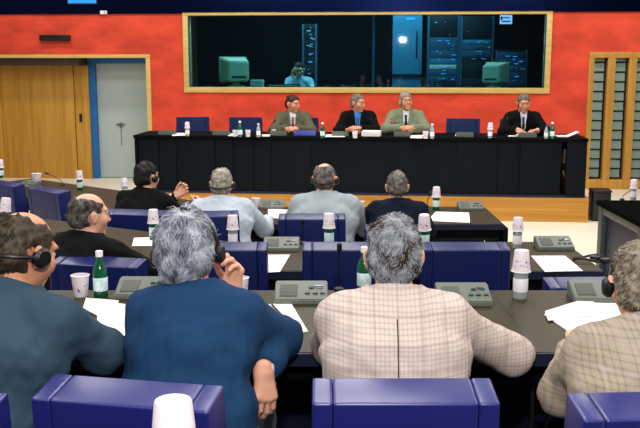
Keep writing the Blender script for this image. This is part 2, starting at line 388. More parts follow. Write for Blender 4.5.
b = BM(); tube(b, [(ss[-1]+.10, .16, .18), (ss[-1]+.07, .1, .24), (ss[-1]+.05, .12, .32), (ss[-1]+.09, .2, .3)], .008); obj('cable', b, mat('yellow_cable', srgb(170, 150, 30), .5), ht)
b = BM(); box2(b, (ss[-1]+.04, .08, .42), (ss[-1]+.07, .3, .60), .005); obj('bracket', b, M_['frame_grey'], ht)

# bin at the right end of the platform
p = at_z(604, 222, 0)
t = thing('waste_bin', 'black rounded bin on the floor at the right end of the platform', 'bin', (p.x-.02, p.y+.16, 0), FA)
b = BM(); box2(b, (-.12, -.13, 0), (.12, .13, .37), .045, 4); obj('body', b, M_['blackp'], t)
b = BM(); box2(b, (-.123, -.133, .36), (.123, .133, .395), .03, 4); obj('lid', b, M_['blackp'], t)

# ================================================================== DESK ROWS
def desk_row(name, label, line, depth, ztop, zfloor, seams):
    # line: near edge polyline, from right to left
    pts = [V((x, y)) for x, y in line]; n = len(pts)
    def off(d):
        out = []
        for i, p in enumerate(pts):
            a = (pts[i]-pts[i-1]).normalized() if i else None; c = (pts[i+1]-pts[i]).normalized() if i < n-1 else None
            a = a or c; c = c or a
            na, nc = V((a.y, -a.x)), V((c.y, -c.x)); m = (na+nc).normalized(); out.append(p + m*(d/m.dot(na)))
        return out
    r = thing(name, label, 'desk', (pts[0].x, pts[0].y, zfloor)); O = V((pts[0].x, pts[0].y)); H = ztop-zfloor
    def strip(part, d0, d1, z0, z1, m):
        A = [p-O for p in off(d0)]; B = [p-O for p in off(d1)]; bm = BM()
        prism(bm, [tuple(p) for p in A] + [tuple(p) for p in B[::-1]], z0, z1)
        return obj(part, bm, m, r, smooth=False)
    strip('desktop', .012, depth-.012, H-.04, H, M_['desk']); strip('edge_trim', 0, .012, H-.045, H-.002, M_['deskdark']); strip('edge_trim', depth-.012, depth, H-.045, H-.002, M_['deskdark'])
    strip('apron', .10, .13, H-.13, H-.04, M_['black']); strip('shelf', .16, depth-.06, H-.16, H-.14, M_['deskdark'])
    strip('modesty_panel', depth-.06, depth-.03, .04, H-.045, M_['deskdark'])
    A, B = off(.04), off(depth-.07)
    for i in (0, n-1) + tuple(range(1, n-1)):
        bm = BM(); d = (B[i]-A[i]); pr = V((d.y, -d.x)).normalized()*.02
        sft = pr*(1 if i == n-1 else -1)*1.2; a, c = A[i]-O-sft, B[i]-O-sft
        prism(bm, [tuple(a+pr), tuple(c+pr), tuple(c-pr), tuple(a-pr)], 0, H-.04); obj('end_panel', bm, M_['black'], r, smooth=False)
    for x in seams:
        bm = BM(); box2(bm, (x-.003-O.x, pts[0].y+.012-O.y, H-.01), (x+.003-O.x, pts[0].y+depth-.012-O.y, H+.0012)); obj('seam_strip', bm, M_['blackp'], r, smooth=False)
    return r
Z1, Z2, Z3 = 1.05, .90, .75
desk_row('conference_desk', 'olive topped desk row nearest the camera, under the plaid jacketed man', [(1.75, 2.80), (-2.2, 2.80)], .82, Z1, .30, [-.62, -.02, .60, .72])
desk_row('conference_desk', 'dark desk row in the middle with empty blue chairs in front of it', [(1.50, 4.58), (-.75, 4.58), (-2.5, 5.58)], .78, Z2, .15, [-.1, .9])
desk_row('conference_desk', 'dark desk row nearest the head table, used by the two pale grey jackets', [(1.42, 6.75), (-1.0, 6.75), (-3.6, 8.78)], .85, Z3, 0, [.2])
desk_row('conference_desk', 'desk just behind the rearmost bottle, almost all below the picture', [(.3, .95), (-1.0, .95)], .62, 1.20, .45, [])
# side wing on the right
t = thing('wing_desk', 'black side desk with grey framed front at the right edge', 'desk', (2.50, 7.75, 0))
def wing(part, lo, hi, m, bv=.004):
    b = BM(); box2(b, lo, hi, bv); return obj(part, b, m, t)
wing('desktop', (0, -2.4, .71), (.85, .2, .75), mat('matt_black_top', srgb(14, 15, 14), .9, spec=0)); wing('frame_post', (.02, .08, 0), (.10, .18, .71), M_['frame_grey']); wing('frame_post', (.02, -.92, 0), (.10, -.82, .71), M_['frame_grey']); wing('frame_post', (.02, -2.38, 0), (.10, -2.28, .71), M_['frame_grey'])
wing('frame_rail', (.025, -2.28, .64), (.095, .08, .71), M_['frame_grey']); wing('modesty_panel', (.06, -2.28, .04), (.08, .08, .64), M_['deskdark']); wing('end_panel', (.1, .10, 0), (.8, .14, .71), M_['frame_grey']); wing('end_panel', (.1, -2.34, 0), (.8, -2.30, .71), M_['frame_grey'])

# ================================================================== CHAIRS
def make_chair(m, name='conference_chair', w=.465):
    r = thing(name, 'x', 'chair')
    b = BM(); box2(b, (-.23, -.19, .37), (.23, .25, .455), .03, 3); obj('seat', b, m, r)
    c = w/2; e = .052
    def slab(x0, x1, part):
        b = BM(); y0, y1 = -.325, -.195
        vs = box2(b, (x0, y0, .30), (x1, y1, .895), 0)
        for v in b.verts:
            if v.co.z > .6:
                v.co.y += -.03
                v.co.x *= .965
                if v.co.y > -.3: v.co.z += .018
            else: v.co.y += .02
        bmesh.ops.bevel(b, geom=b.edges[:], offset=.008, segments=3, affect='EDGES', profile=.6)
        return obj(part, b, m, r)
    slab(-c+e+.0005, c-e-.0005, 'backrest'); slab(-c, -c+e, 'side_bolster'); slab(c-e, c, 'side_bolster')
    b = BM(); lathe(b, [(0, .05), (.035, .05), (.03, .37), (0, .37)], 14); obj('column', b, M_['chairmet'], r)
    b = BM()
    for k in range(5):
        a = 2*PI*k/5+.3; tube(b, [(0, 0, .06), (.13*math.cos(a), .13*math.sin(a), .05), (.25*math.cos(a), .25*math.sin(a), .018)], [.03, .024, .017], 8)
    obj('base', b, M_['chairmet'], r)
    return r
protos = {k: make_chair(M_[k]) for k in ('chairblue', 'chairnavy', 'chairdark')}; used = set()
def chair(u, y, floor, rz, kind, label, group, x=None, v=None):
    # u: pixel column of the back's middle, y: distance of the back
    if x is None: x = at_y(u, v or 230, y).x
    f = V((-math.sin(rz), math.cos(rz), 0)); loc = V((x, y, floor)) + f*.29
    pr = protos[kind]
    if kind in used: o = dup(pr, loc, rz, label, group)
    else:
        o = pr; used.add(kind); o.location = loc; o.rotation_euler = (0, 0, rz); o['label'] = label; o['group'] = group
    return o
g1 = 'blue chairs of the nearest row'; g2 = 'blue chairs of the middle row'; g3 = 'blue chairs of the row before the platform'; g4 = 'dark blue chairs at the head table'
chair(0, 2.0, .3, R(-8), 'chairblue', 'blue chair under the man in slate jacket at the left edge', g1, x=-.98)
chair(0, 2.06, .3, R(-11), 'chairblue', 'blue chair behind the man in blue suit, white cup before it', g1, x=-.468)
chair(0, 2.07, .3, 0, 'chairblue', 'blue chair of the man in the beige plaid jacket', g1, x=.205)
chair(0, 1.98, .3, R(3), 'chairblue', 'blue chair at the lower right corner of the picture', g1, x=.82)
chair(98, 4.15, .15, R(-12), 'chairnavy', 'navy chair of the bald man with glasses', g2, v=262)
chair(224, 4.50, .15, 0, 'chairnavy', 'empty navy chair behind the blue suited man with grey hair', g2, v=250)
chair(346, 4.50, .15, 0, 'chairnavy', 'empty navy chair left of the plaid jacketed man\'s head', g2, v=250)
chair(465, 4.50, .15, 0, 'chairnavy', 'empty navy chair right of the plaid jacketed man\'s head', g2, v=250)
chair(598, 3.74, .15, R(2), 'chairnavy', 'empty blue chair peeping out behind the right-hand console', g2, v=280)
chair(5, 7.97, 0, R(-38), 'chairnavy', 'dark navy chair cut by the left picture edge', g3, v=200)
chair(49, 7.56, 0, R(-38), 'chairnavy', 'empty navy chair with rounded side behind the left microphone', g3, v=200)
chair(137, 6.15, 0, R(-10), 'chairnavy', 'navy chair of the black haired man in black', g3, v=215).scale = (1, 1, 1.05)
chair(206, 5.98, 0, R(8), 'chairnavy', 'navy chair of the white haired man in pale grey', g3, v=220).scale = (1, 1, 1.07)
chair(312, 5.88, 0, 0, 'chairnavy', 'navy chair of the balding man in light grey', g3, v=220).scale = (1, 1, 1.07)
chair(397, 6.16, 0, 0, 'chairnavy', 'navy chair of the man in navy jacket', g3, v=220).scale = (1, 1, .93)
def fchair(u, label, rz=0, t=1.06):
    s = front_hit(u, 125, t)[0]; p = FP(s, t, .31); rz = FA+PI+rz
    f = V((-math.sin(rz), math.cos(rz), 0)); loc = p + f*.29
    if 'chairdark' in used: return dup(protos['chairdark'], loc, rz, label, g4)
    o = protos['chairdark']; used.add('chairdark'); o.location = loc; o.rotation_euler = (0, 0, rz); o['label'] = label; o['group'] = g4
    return o
fchair(193, 'empty dark blue chair at the head table, farthest left', R(8)); fchair(246, 'empty dark blue chair left of the panelist in olive jacket', R(4))
fchair(302, 'dark blue chair of the panelist in olive jacket'); fchair(357, 'dark blue chair of the panelist in black with blue shirt')
fchair(408, 'dark blue chair of the panelist in sage jacket'); fchair(463, 'empty dark blue chair between the sage and black jacketed panelists', R(-3)); fchair(517, 'dark blue chair of the black jacketed panelist at far right')

# ================================================================== SMALL THINGS
def make_bottle(name, glass, cap, lab):
    r = thing(name, 'x', 'bottle')
    b = BM(); lathe(b, [(0, 0), (.026, 0), (.029, .006), (.029, .105), (.025, .125), (.014, .150), (.0125, .178), (.0125, .182), (0, .182)], 18); obj('body', b, glass, r)
    b = BM(); lathe(b, [(.0295, .03), (.0298, .031), (.0298, .084), (.0295, .085)], 18); obj('label', b, lab, r)
    b = BM(); lathe(b, [(.0125, .168), (.015, .169), (.015, .190), (.013, .192), (0, .192)], 14); obj('cap', b, cap, r)
    return r
def cup_mat():
    m, nt, b_ = new_mat('white_plastic_cup'); b_.inputs['Roughness'].default_value = .4
    tc = nt.nodes.new('ShaderNodeTexCoord'); sx = nt.nodes.new('ShaderNodeSeparateXYZ'); nt.links.new(tc.outputs['Object'], sx.inputs[0])
    n = nt.nodes.new('ShaderNodeTexNoise'); n.inputs['Scale'].default_value = 70; nt.links.new(tc.outputs['Object'], n.inputs['Vector'])
    cr = nt.nodes.new('ShaderNodeValToRGB'); e = cr.color_ramp.elements
    e[0].position = .36; e[0].color = srgb(120, 90, 170); e[1].position = .42; e[1].color = srgb(230, 220, 226)
    x = e.new(.60); x.color = srgb(230, 220, 226); x = e.new(.66); x.color = srgb(222, 110, 120)
    nt.links.new(n.outputs['Fac'], cr.inputs[0])
    def M(op, a, c):
        q = nt.nodes.new('ShaderNodeMath'); q.operation = op; nt.links.new(a, q.inputs[0]); q.inputs[1].default_value = c; return q.outputs[0]
    mu = nt.nodes.new('ShaderNodeMath'); mu.operation = 'MULTIPLY'; nt.links.new(M('GREATER_THAN', sx.outputs['Z'], .022), mu.inputs[0]); nt.links.new(M('LESS_THAN', sx.outputs['Z'], .05), mu.inputs[1])
    mx = nt.nodes.new('ShaderNodeMix'); mx.data_type = 'RGBA'; mx.inputs[6].default_value = srgb(230, 220, 226); nt.links.new(mu.outputs[0], mx.inputs[0]); nt.links.new(cr.outputs[0], mx.inputs[7])
    nt.links.new(mx.outputs[2], b_.inputs['Base Color']); return m
M_['cup'] = cup_mat()
def make_cup(up):
    r = thing('plastic_cup', 'x', 'cup'); prof = [(.0355, 0), (.0375, .002), (.0375, .005), (.0355, .006), (.028, .086), (.0265, .09), (0, .09)]
    if up: prof = [(r_, .09-z) for r_, z in prof] 
    b = BM(); lathe(b, prof, 22); obj('body', b, M_['cup'], r)
    b = BM(); rz = .0025 if not up else .0875
    for _ in (0,):
        n = 22; lathe(b, [(.0355, rz-.0025), (.0385, rz-.001), (.0385, rz+.001), (.0355, rz+.0025)], n)
    obj('rim', b, M_['cap'], r)
    return r
PB = {'green': make_bottle('green_bottle', M_['greenglass'], M_['cap'], M_['label']), 'clear': make_bottle('clear_bottle', M_['clearplastic'], M_['cap'], M_['labelwhite']), 'bluecap': make_bottle('clear_bottle', M_['clearplastic'], M_['bluecap'], M_['label'])}
PC = {True: make_cup(True), False: make_cup(False)}
first = set()
def place(pr, loc, rz, label, group):
    if pr.name in first: return dup(pr, loc, rz, label, group)
    first.add(pr.name); pr.location = loc; pr.rotation_euler = (0, 0, rz); pr['label'] = label; pr['group'] = group; return pr
def bottle(kind, u, v, z, label, covered=None, sc=1.0, tilt=0):
    p = at_z(u, v, z); a = random.uniform(0, 6)
    o = place(PB[kind], p, a, label, 'water bottles on the desks and head table'); o.scale = (sc,)*3
    if covered:
        c = place(PC[False], p+V((0, 0, .110*sc)), a, covered, 'white cups upturned over bottles'); c.scale = (1.04*sc, 1.04*sc, sc*.98)
        if tilt: c.rotation_euler = (R(tilt), R(-tilt), a)
def cup(u, v, z, label, sc=1.0):
    o = place(PC[True], at_z(u, v, z), random.uniform(0, 6), label, 'white cups standing on the desks'); o.scale = (sc,)*3
UP = 'upturned white cup over the '
bottle('clear', 176.5, 521, 1.20, 'bottle on the rearmost desk at the bottom picture edge', UP+'bottle at the bottom picture edge', 1.13)
bottle('green', 101, 297, Z1, 'uncovered green bottle with white cap beside the slate jacketed man')
cup(81, 296, Z1, 'white cup left of the uncovered green bottle near the slate jacketed man')
cup(242, 294, Z1, 'white cup beside the blue suited man\'s raised hand', .8)
bottle('green', 364, 292, Z1, 'green bottle half hidden by the plaid jacketed man\'s left ear')
bottle('clear', 520, 298, Z1, 'white labelled bottle right of the plaid jacketed man', UP+'white labelled bottle right of the plaid man', 1.0)
bottle('green', 154, 240, Z2, 'green bottle left of the blue suited man\'s grey hair', UP+'green bottle left of the grey hair', .97)
bottle('green', 6, 229, Z2, 'green bottle at the left picture edge above the bald slate jacketed man', UP+'green bottle at the left picture edge', 1.05, 6)
bottle('clear', 233, 247, Z2, 'bottle right of the blue suited man\'s grey hair', UP+'bottle right of the grey hair', .97)
bottle('green', 329, 246, Z2, 'green bottle standing before the light grey jacketed man\'s chair', UP+'green bottle left of the plaid man\'s head')
bottle('green', 424, 249, Z2, 'green bottle just right of the plaid jacketed man\'s head', UP+'green bottle right of the plaid man\'s head', 1.05, 5)
bottle('clear', 517, 248, Z2, 'white labelled bottle at the right end of the middle desk', UP+'bottle at the right of the middle desk', .93)
bottle('green', 436, 210, Z3, 'green bottle right of the navy jacketed man', UP+'green bottle right of the navy jacketed man')
bottle('clear', 125, 197, Z3, 'bottle left of the black haired man', UP+'bottle left of the black haired man', .9, 5)
bottle('green', 80, 190, Z3, 'small green bottle above the bald man with glasses', UP+'green bottle above the bald man with glasses', .95)
bottle('green', 1, 178, Z3, 'green bottle at the left edge above the navy chairs', UP+'green bottle above the leftmost navy chair')
cup(37, 185, Z3, 'white cup left of the left desk microphone', 1.35)
cup(256, 208, Z3, 'white cup at the white haired man\'s right elbow')
cup(361, 211, Z3, 'white cup at the right elbow of the man in light grey jacket', .95)
bottle('clear', 633, 200, .75, 'bottle on the right side desk', UP+'bottle on the right side desk', .95)
ZH = 1.05
bottle('clear', 187.5, 136, ZH, 'bottle before the farthest left head table chair', UP+'bottle farthest left on the head table', .9)
bottle('green', 240, 137, ZH, 'green bottle left of the white cups on the head table', None, 1.05)
cup(235, 136.5, ZH, 'small white cup touching the left green bottle on the head table', .9)
cup(248, 136.8, ZH, 'wide white cup between the two left head table bottles', .95)
bottle('clear', 258.5, 137, ZH, 'small clear bottle left of the olive jacketed panelist', None, .9)
cup(274, 134.5, ZH, 'white cup by the olive jacketed panelist\'s right elbow', .75)
bottle('green', 322.5, 138, ZH, 'green bottle between the olive jacketed and blue shirted panelists', None, 1.0)
cup(355, 138, ZH, 'white cup before the blue shirted panelist')
cup(425.5, 138.5, ZH, 'white cup by the sage jacketed panelist\'s left elbow')
bottle('clear', 432, 138.5, ZH, 'clear bottle right of the sage jacketed panelist', None, .95)
bottle('clear', 490, 138, ZH, 'bottle left of the black jacketed panelist', UP+'bottle left of the black jacketed panelist', .95)
bottle('bluecap', 546, 138.5, ZH, 'small blue capped bottle right of the black jacketed panelist', None, .85)
bottle('green', 552, 138.5, ZH, 'green bottle at the right of the head table', None, 1.05)

def make_console():
    r = thing('conference_console', 'x', 'console')
    w, d, h0, h1 = .105, .15, .022, .062
    b = BM(); pr = [(0, 0), (d, 0), (d, h1), (d-.03, h1), (0, h0)]
    L = [b.verts.new((-w, y, z)) for y, z in pr]; Q = [b.verts.new((w, y, z)) for y, z in pr]
    b.faces.new(L); b.faces.new(Q[::-1])
    for i in range(5): b.faces.new((L[i], L[(i+1) % 5], Q[(i+1) % 5], Q[i]))
    bmesh.ops.bevel(b, geom=b.edges[:], offset=.004, segments=2, affect='EDGES'); obj('housing', b, M_['console'], r)
    a = math.atan((h1-h0)/(d-.03)); E = Euler((a, 0, 0))
    def onface(x, q, hgt=.001): return V((x, q*math.cos(a), h0+q*math.sin(a))) + V((0, -math.sin(a), math.cos(a)))*hgt
    b = BM(); box(b, onface(-.05, .065), (.07, .085, .004), .001, E); obj('speaker_grille', b, M_['grille'], r)
    for x, q in ((.025, .045), (.055, .045), (.085, .045), (.04, .085)):
        b = BM(); box(b, onface(x, q, .002), (.020, .013, .006), .002, E); obj('button', b, M_['button'], r)
    b = BM(); box(b, onface(.07, .09, .001), (.034, .018, .003), .001, E); obj('display', b, mat('console_display', srgb(50, 70, 84), .15), r)
    return r
CON = make_console()
def console(u, v, z, label, rz=0): return place(CON, at_z(u, v, z), rz, label, 'conference consoles on the desks')
def fconsole(u, label):
    s = front_hit(u, 137, .05)[0]
    # turned towards the panelists: the back faces the hall
    return place(CON, FP(s, .20, ZH), FA+PI, label, 'conference consoles on the head table')
console(301, 305, Z1, 'grey console between the blue suit and the plaid jacket'); console(466, 307, Z1, 'grey console partly hidden by the plaid jacket\'s right shoulder')
console(140, 300, Z1, 'grey console left of the blue suited man'); console(601, 304, Z1, 'grey console behind the papers at the right edge', R(-4))
console(281, 252, Z2, 'grey console with papers, right of the empty navy chair'); console(557, 251, Z2, 'grey console at the right end of the middle desk')
console(272, 209.5, Z3, 'grey console right of the white haired man in pale grey'); console(472, 211, Z3, 'grey console right of the navy jacketed man')
console(22, 188, Z3, 'dark console between the two left navy chairs', R(-38))
for u, l in ((166, 'console at the left end of the head table'), (220.5, 'console between the two left empty head table chairs'), (278, 'console before the olive jacketed panelist'), (340, 'console before the blue shirted panelist'), (402, 'console before the sage jacketed panelist'), (465, 'console before the empty head table chair right of centre'), (528, 'console before the black jacketed panelist')):
    fconsole(u, 'grey '+l)

def mic(u, v, z, label, h=.22, lean=(0, -.05), rz=0, tip=None, loc=None):
    p = loc or at_z(u, v, z); r = thing('gooseneck_microphone', label, 'microphone', p, rz, 'gooseneck microphones')
    b = BM(); lathe(b, [(0, 0), (.022, 0), (.02, .012), (.008, .018), (0, .018)], 14); obj('base', b, M_['blackp'], r)
    pts = [V((lean[0]*q*q, lean[1]*q*q, .012+h*q)) for q in (0, .25, .5, .75, 1)]
    b = BM(); tube(b, pts, .0035, 6); obj('stem', b, M_['blackp'], r)
    d = (pts[-1]-pts[-2]).normalized(); rot = V((0, 0, 1)).rotation_difference(d).to_matrix().to_4x4()
    b = BM(); lathe(b, [(0, 0), (.008, 0), (.011, .012), (.011, .035), (.006, .044), (0, .046)], 12, Matrix.Translation(pts[-1]-d*.004) @ rot); obj('capsule', b, M_['blackp'], r)
    if tip:
        b = BM(); lathe(b, [(.0112, .0), (.0125, .002), (.0125, .012), (.0112, .014)], 12, Matrix.Translation(pts[-1]) @ rot); obj('light_ring', b, tip, r)
M_['redled'] = mat('red_light_ring', srgb(230, 40, 20), .3, emit=1.2)
mic(339, 291, Z1, 'black gooseneck microphone left of the plaid jacketed man\'s head', .17)
mic(303, 244, Z2, 'black gooseneck microphone before the light grey jacketed man\'s chair', .12)
mic(63, 186, Z3, 'black gooseneck microphone leaning left over the empty left chairs', .11, (-.14, 0))
mic(427, 207, Z3, 'thin gooseneck microphone right of the navy jacketed man', .09, (.02, 0))
mic(622, 200, .75, 'gooseneck microphone on the right side desk', .11, (.17, 0))
def fmic(u, label, h=.17, lean=(0, 0), tip=None, t=.36): mic(0, 0, 0, label, h, lean, FA, tip, FP(front_hit(u, 134, t)[0], t, ZH))
fmic(269, 'gooseneck microphone at the olive jacketed panelist\'s right side', .14, (.06, .03)); fmic(391, 'gooseneck microphone with red light before the sage jacketed panelist', .15, (.0, .05), M_['redled']); fmic(507, 'tall gooseneck microphone left of the black jacketed panelist', .18, (0, .02))

def sheet(name, corners, z, label, cat='paper', m='paper', thick=.002, group=None, n=1):
    ps = [at_z(u, v, z+.0015) for u, v in corners]; c = sum(ps, V())/len(ps)
    b = BM(); 
    prism(b, [((p-c).x, (p-c).y) for p in ps], 0, thick); o = obj(name, b, M_[m], None, (c.x, c.y, z+.0015), smooth=False)
    return tag(o, label, cat, group)
gp = 'papers lying on the desks'
sheet('paper_sheet', [(98, 333), (135, 337), (133, 306), (96, 300)], Z1, 'white papers under the slate jacketed man\'s arm', group=gp)
sheet('paper_sheet', [(83, 308), (108, 322), (119, 301), (86, 298)], Z1+.003, 'white sheet behind the cup by the slate jacketed man', group=gp)
sheet('paper_sheet', [(268, 336), (308, 332), (290, 302), (262, 306)], Z1, 'white sheet with a pen beside the blue suited man', group=gp, thick=.003)
sheet('paper_sheet', [(581, 341), (650, 338), (650, 318), (625, 303), (578, 303), (544, 315)], Z1, 'white papers before the man at the right edge', group=gp, thick=.004)
sheet('envelope', [(548, 321), (592, 316), (594, 302), (580, 301), (545, 312)], Z1+.005, 'open white envelope on the papers at the right', 'envelope', thick=.004)
sheet('paper_sheet', [(545, 272), (583, 271), (565, 256), (531, 256)], Z2, 'white sheet at the right end of the middle desk', group=gp)
sheet('paper_sheet', [(262, 273), (280, 272), (290, 255), (264, 255)], Z2, 'white sheet on the middle desk in front of the grey console', group=gp)
sheet('paper_sheet', [(132, 246), (164, 246), (164, 237), (134, 238)], Z2, 'white sheet under the green bottle left of the grey hair', group=gp)
sheet('paper_sheet', [(427, 221), (470, 223), (469, 213), (436, 212)], Z3, 'white sheet right of the navy jacketed man', group=gp, thick=.004)
sheet('paper_sheet', [(268, 218), (291, 219), (292, 210), (268, 209)], Z3, 'white sheet right of the white haired man', group=gp)
sheet('green_leaflet', [(317, 324), (326, 326), (328, 310), (315, 310)], Z1, 'bright green leaflet tucked beside the plaid jacket', 'leaflet', 'leaf' if 'leaf' in M_ else 'paper')
bpy.data.objects['green_leaflet'].data.materials[0] = mat('green_leaflet', srgb(70, 150, 50), .6)
gh = 'papers on the head table'
sheet('paper_sheet', [(172, 136), (187, 135.5), (187, 133), (172, 133)], ZH, 'white sheet before the farthest left head table chair', group=gh)
sheet('paper_sheet', [(228, 136), (239, 136), (239, 133.5), (229, 133.5)], ZH, 'white sheet before the second head table chair', group=gh)
sheet('paper_sheet', [(325, 137), (345, 137), (343, 134.5), (326, 134.5)], ZH, 'white sheet right of the head table\'s middle green bottle', group=gh)
sheet('paper_sheet', [(410, 138), (422, 138.5), (423, 135), (411, 135)], ZH, 'white sheet under the sage jacketed panelist\'s hands', group=gh)
sheet('paper_sheet', [(455, 136), (471, 136), (470, 133.5), (456, 133.5)], ZH, 'white sheet before the empty chair right of centre', group=gh)
sheet('paper_sheet', [(508, 136.5), (524, 136.5), (524, 134), (510, 134)], ZH, 'white sheet the black jacketed panelist writes on', group=gh)
sheet('paper_sheet', [(262, 136.5), (270, 136.5), (270, 134.5), (262, 134.5)], ZH, 'small white sheet left of the olive jacketed panelist', group=gh)
def fthing(name, label, cat, u, t, group=None, z=ZH): return thing(name, label, cat, FP(front_hit(u, 137, t)[0], t, z), FA, group)
t = fthing('paper_stack', 'thick stack of white documents before the blue shirted panelist', 'documents', 371.5, .12)
for k in range(3):
    b = BM(); box(b, (0, 0, .012+.022*k), (.235, .2, .02), .002, Euler((0, 0, R(random.uniform(-5, 5))))); obj('document', b, M_['paper'], t)
t = fthing('folder', 'blue folder standing before the olive jacketed panelist', 'folder', 305, .06)
b = BM(); box(b, (0, 0, .036), (.28, .012, .07), .003, Euler((R(-20), 0, 0))); obj('cover', b, mat('blue_folder', srgb(22, 44, 140), .4), t)
b = BM(); box(b, (.0, .02, .034), (.26, .008, .064), .001, Euler((R(-20), 0, 0))); obj('contents', b, M_['paper'], t)
t = fthing('open_booklet', 'open white booklet with raised page at the right end of the head table', 'booklet', 567, .22)
b = BM(); box(b, (-.06, 0, .008), (.14, .19, .012), .002); obj('page_block', b, M_['paper'], t)
b = BM(); box(b, (.06, 0, .035), (.15, .19, .006), .001, Euler((0, R(-24), 0))); obj('raised_page', b, M_['paper'], t)
def pen(p, q, z, label):
    a, c = at_z(*p, z), at_z(*q, z); d = c-a; r = thing('pen', label, 'pen', a, 0, 'pens')
    b = BM(); tube(b, [V((0, 0, .006)), V((0, 0, .006))+d*.85], .0045, 8); obj('barrel', b, M_['blackp'], r)
    b = BM(); tube(b, [V((0, 0, .006))+d*.85, V((0, 0, .006))+d], [.0045, .001], 8); obj('tip', b, M_['metal'], r)
pen((272, 306), (283, 318), Z1+.005, 'dark pen on the sheet beside the blue suited man'); pen((621, 321), (598, 328), Z1+.006, 'black pen on the papers at the right edge')
t = thing('coiled_headset', 'black headset lying at the right end of the middle desk', 'headset', at_z(589, 261, Z2))
b = BM(); tube(b, [(.085*math.cos(a), .055*math.sin(a), .014+.012*math.sin(2*a)) for a in np.linspace(.2, 2*PI-.3, 22)], .007, 8); obj('headband', b, M_['blackp'], t)
for s in (-1, 1):
    b = BM(); lathe(b, [(0, 0), (.028, 0), (.03, .01), (.026, .026), (0, .028)], 16, Matrix.Translation((.055+.02*s, -.03*s-.02, .0))); obj('ear_pad', b, M_['blackp'], t)
t = thing('hanging_headset', 'black headset with cable hanging under the desk right of the plaid jacket', 'headset', (.0, 0, 0))
hp = at_y(547, 383, 2.80); t.location = hp
b = BM(); tube(b, [(.0, 0, .0), (-.03, 0, .015), (-.05, 0, -.03), (-.045, 0, -.10), (-.055, 0, -.2)], .007, 8); tube(b, [(.0, .01, .0), (.035, .01, .0), (.04, .01, -.04), (.01, 0, -.12), (-.02, 0, -.22)], .005, 8); obj('cable', b, M_['blackp'], t)
b = BM(); box(b, (-.005, 0, -.005), (.04, .03, .03), .01); obj('hook', b, M_['blackp'], t)
b = BM(); box(b, (.02, -.01, -.075), (.03, .025, .05), .01); obj('ear_pad', b, mat('blue_pad', srgb(40, 120, 190), .5), t)

# ================================================================== PEOPLE (signed distance bodies turned into one surface)
A3 = lambda v: np.array(v, dtype=np.float32)
def cone(a, b, r1, r2, Rv=None, flat=1.0): return ('c', A3(a), A3(b), r1, r2, None if Rv is None else A3(Rv), flat)
def ell(c, r, Mx=None): return ('e', A3(c), A3(r), np.array(Mx if Mx is not None else np.eye(3), dtype=np.float32))
def grow(p, o):
    if p[0] == 'c': return ('c', p[1], p[2], p[3]+o, p[4]+o, p[5], p[6])
    return ('e', p[1], p[2]+o, p[3])
def pdist(p, X, Y, Z):
    if p[0] == 'c':
        _, a, b, r1, r2, Rv, fl = p
        x, y, z = X-a[0], Y-a[1], Z-a[2]; d = (b-a).copy()
        if Rv is not None and fl != 1:
            s = (x*Rv[0]+y*Rv[1]+z*Rv[2])*(1-fl); x, y, z = x-s*Rv[0], y-s*Rv[1], z-s*Rv[2]
            d = d - Rv*float(d.dot(Rv))*(1-fl)
        dd = float(d.dot(d))+1e-12; t = np.clip((x*d[0]+y*d[1]+z*d[2])/dd, 0, 1)
        return np.sqrt((x-t*d[0])**2+(y-t*d[1])**2+(z-t*d[2])**2) - (r1+t*(r2-r1))
    _, c, r, M = p
    x, y, z = X-c[0], Y-c[1], Z-c[2]
    q = [x*M[0, i]+y*M[1, i]+z*M[2, i] for i in range(3)]
    k0 = np.sqrt((q[0]/r[0])**2+(q[1]/r[1])**2+(q[2]/r[2])**2)+1e-6
    k1 = np.sqrt((q[0]/r[0]**2)**2+(q[1]/r[1]**2)**2+(q[2]/r[2]**2)**2)+1e-6
    return k0*(k0-1)/k1
def pbox(p):
    if p[0] == 'c':
        r = max(p[3], p[4])/min(p[6], 1); return np.minimum(p[1], p[2])-r, np.maximum(p[1], p[2])+r
    r = np.abs(p[3]) @ p[2]; return p[1]-r, p[1]+r
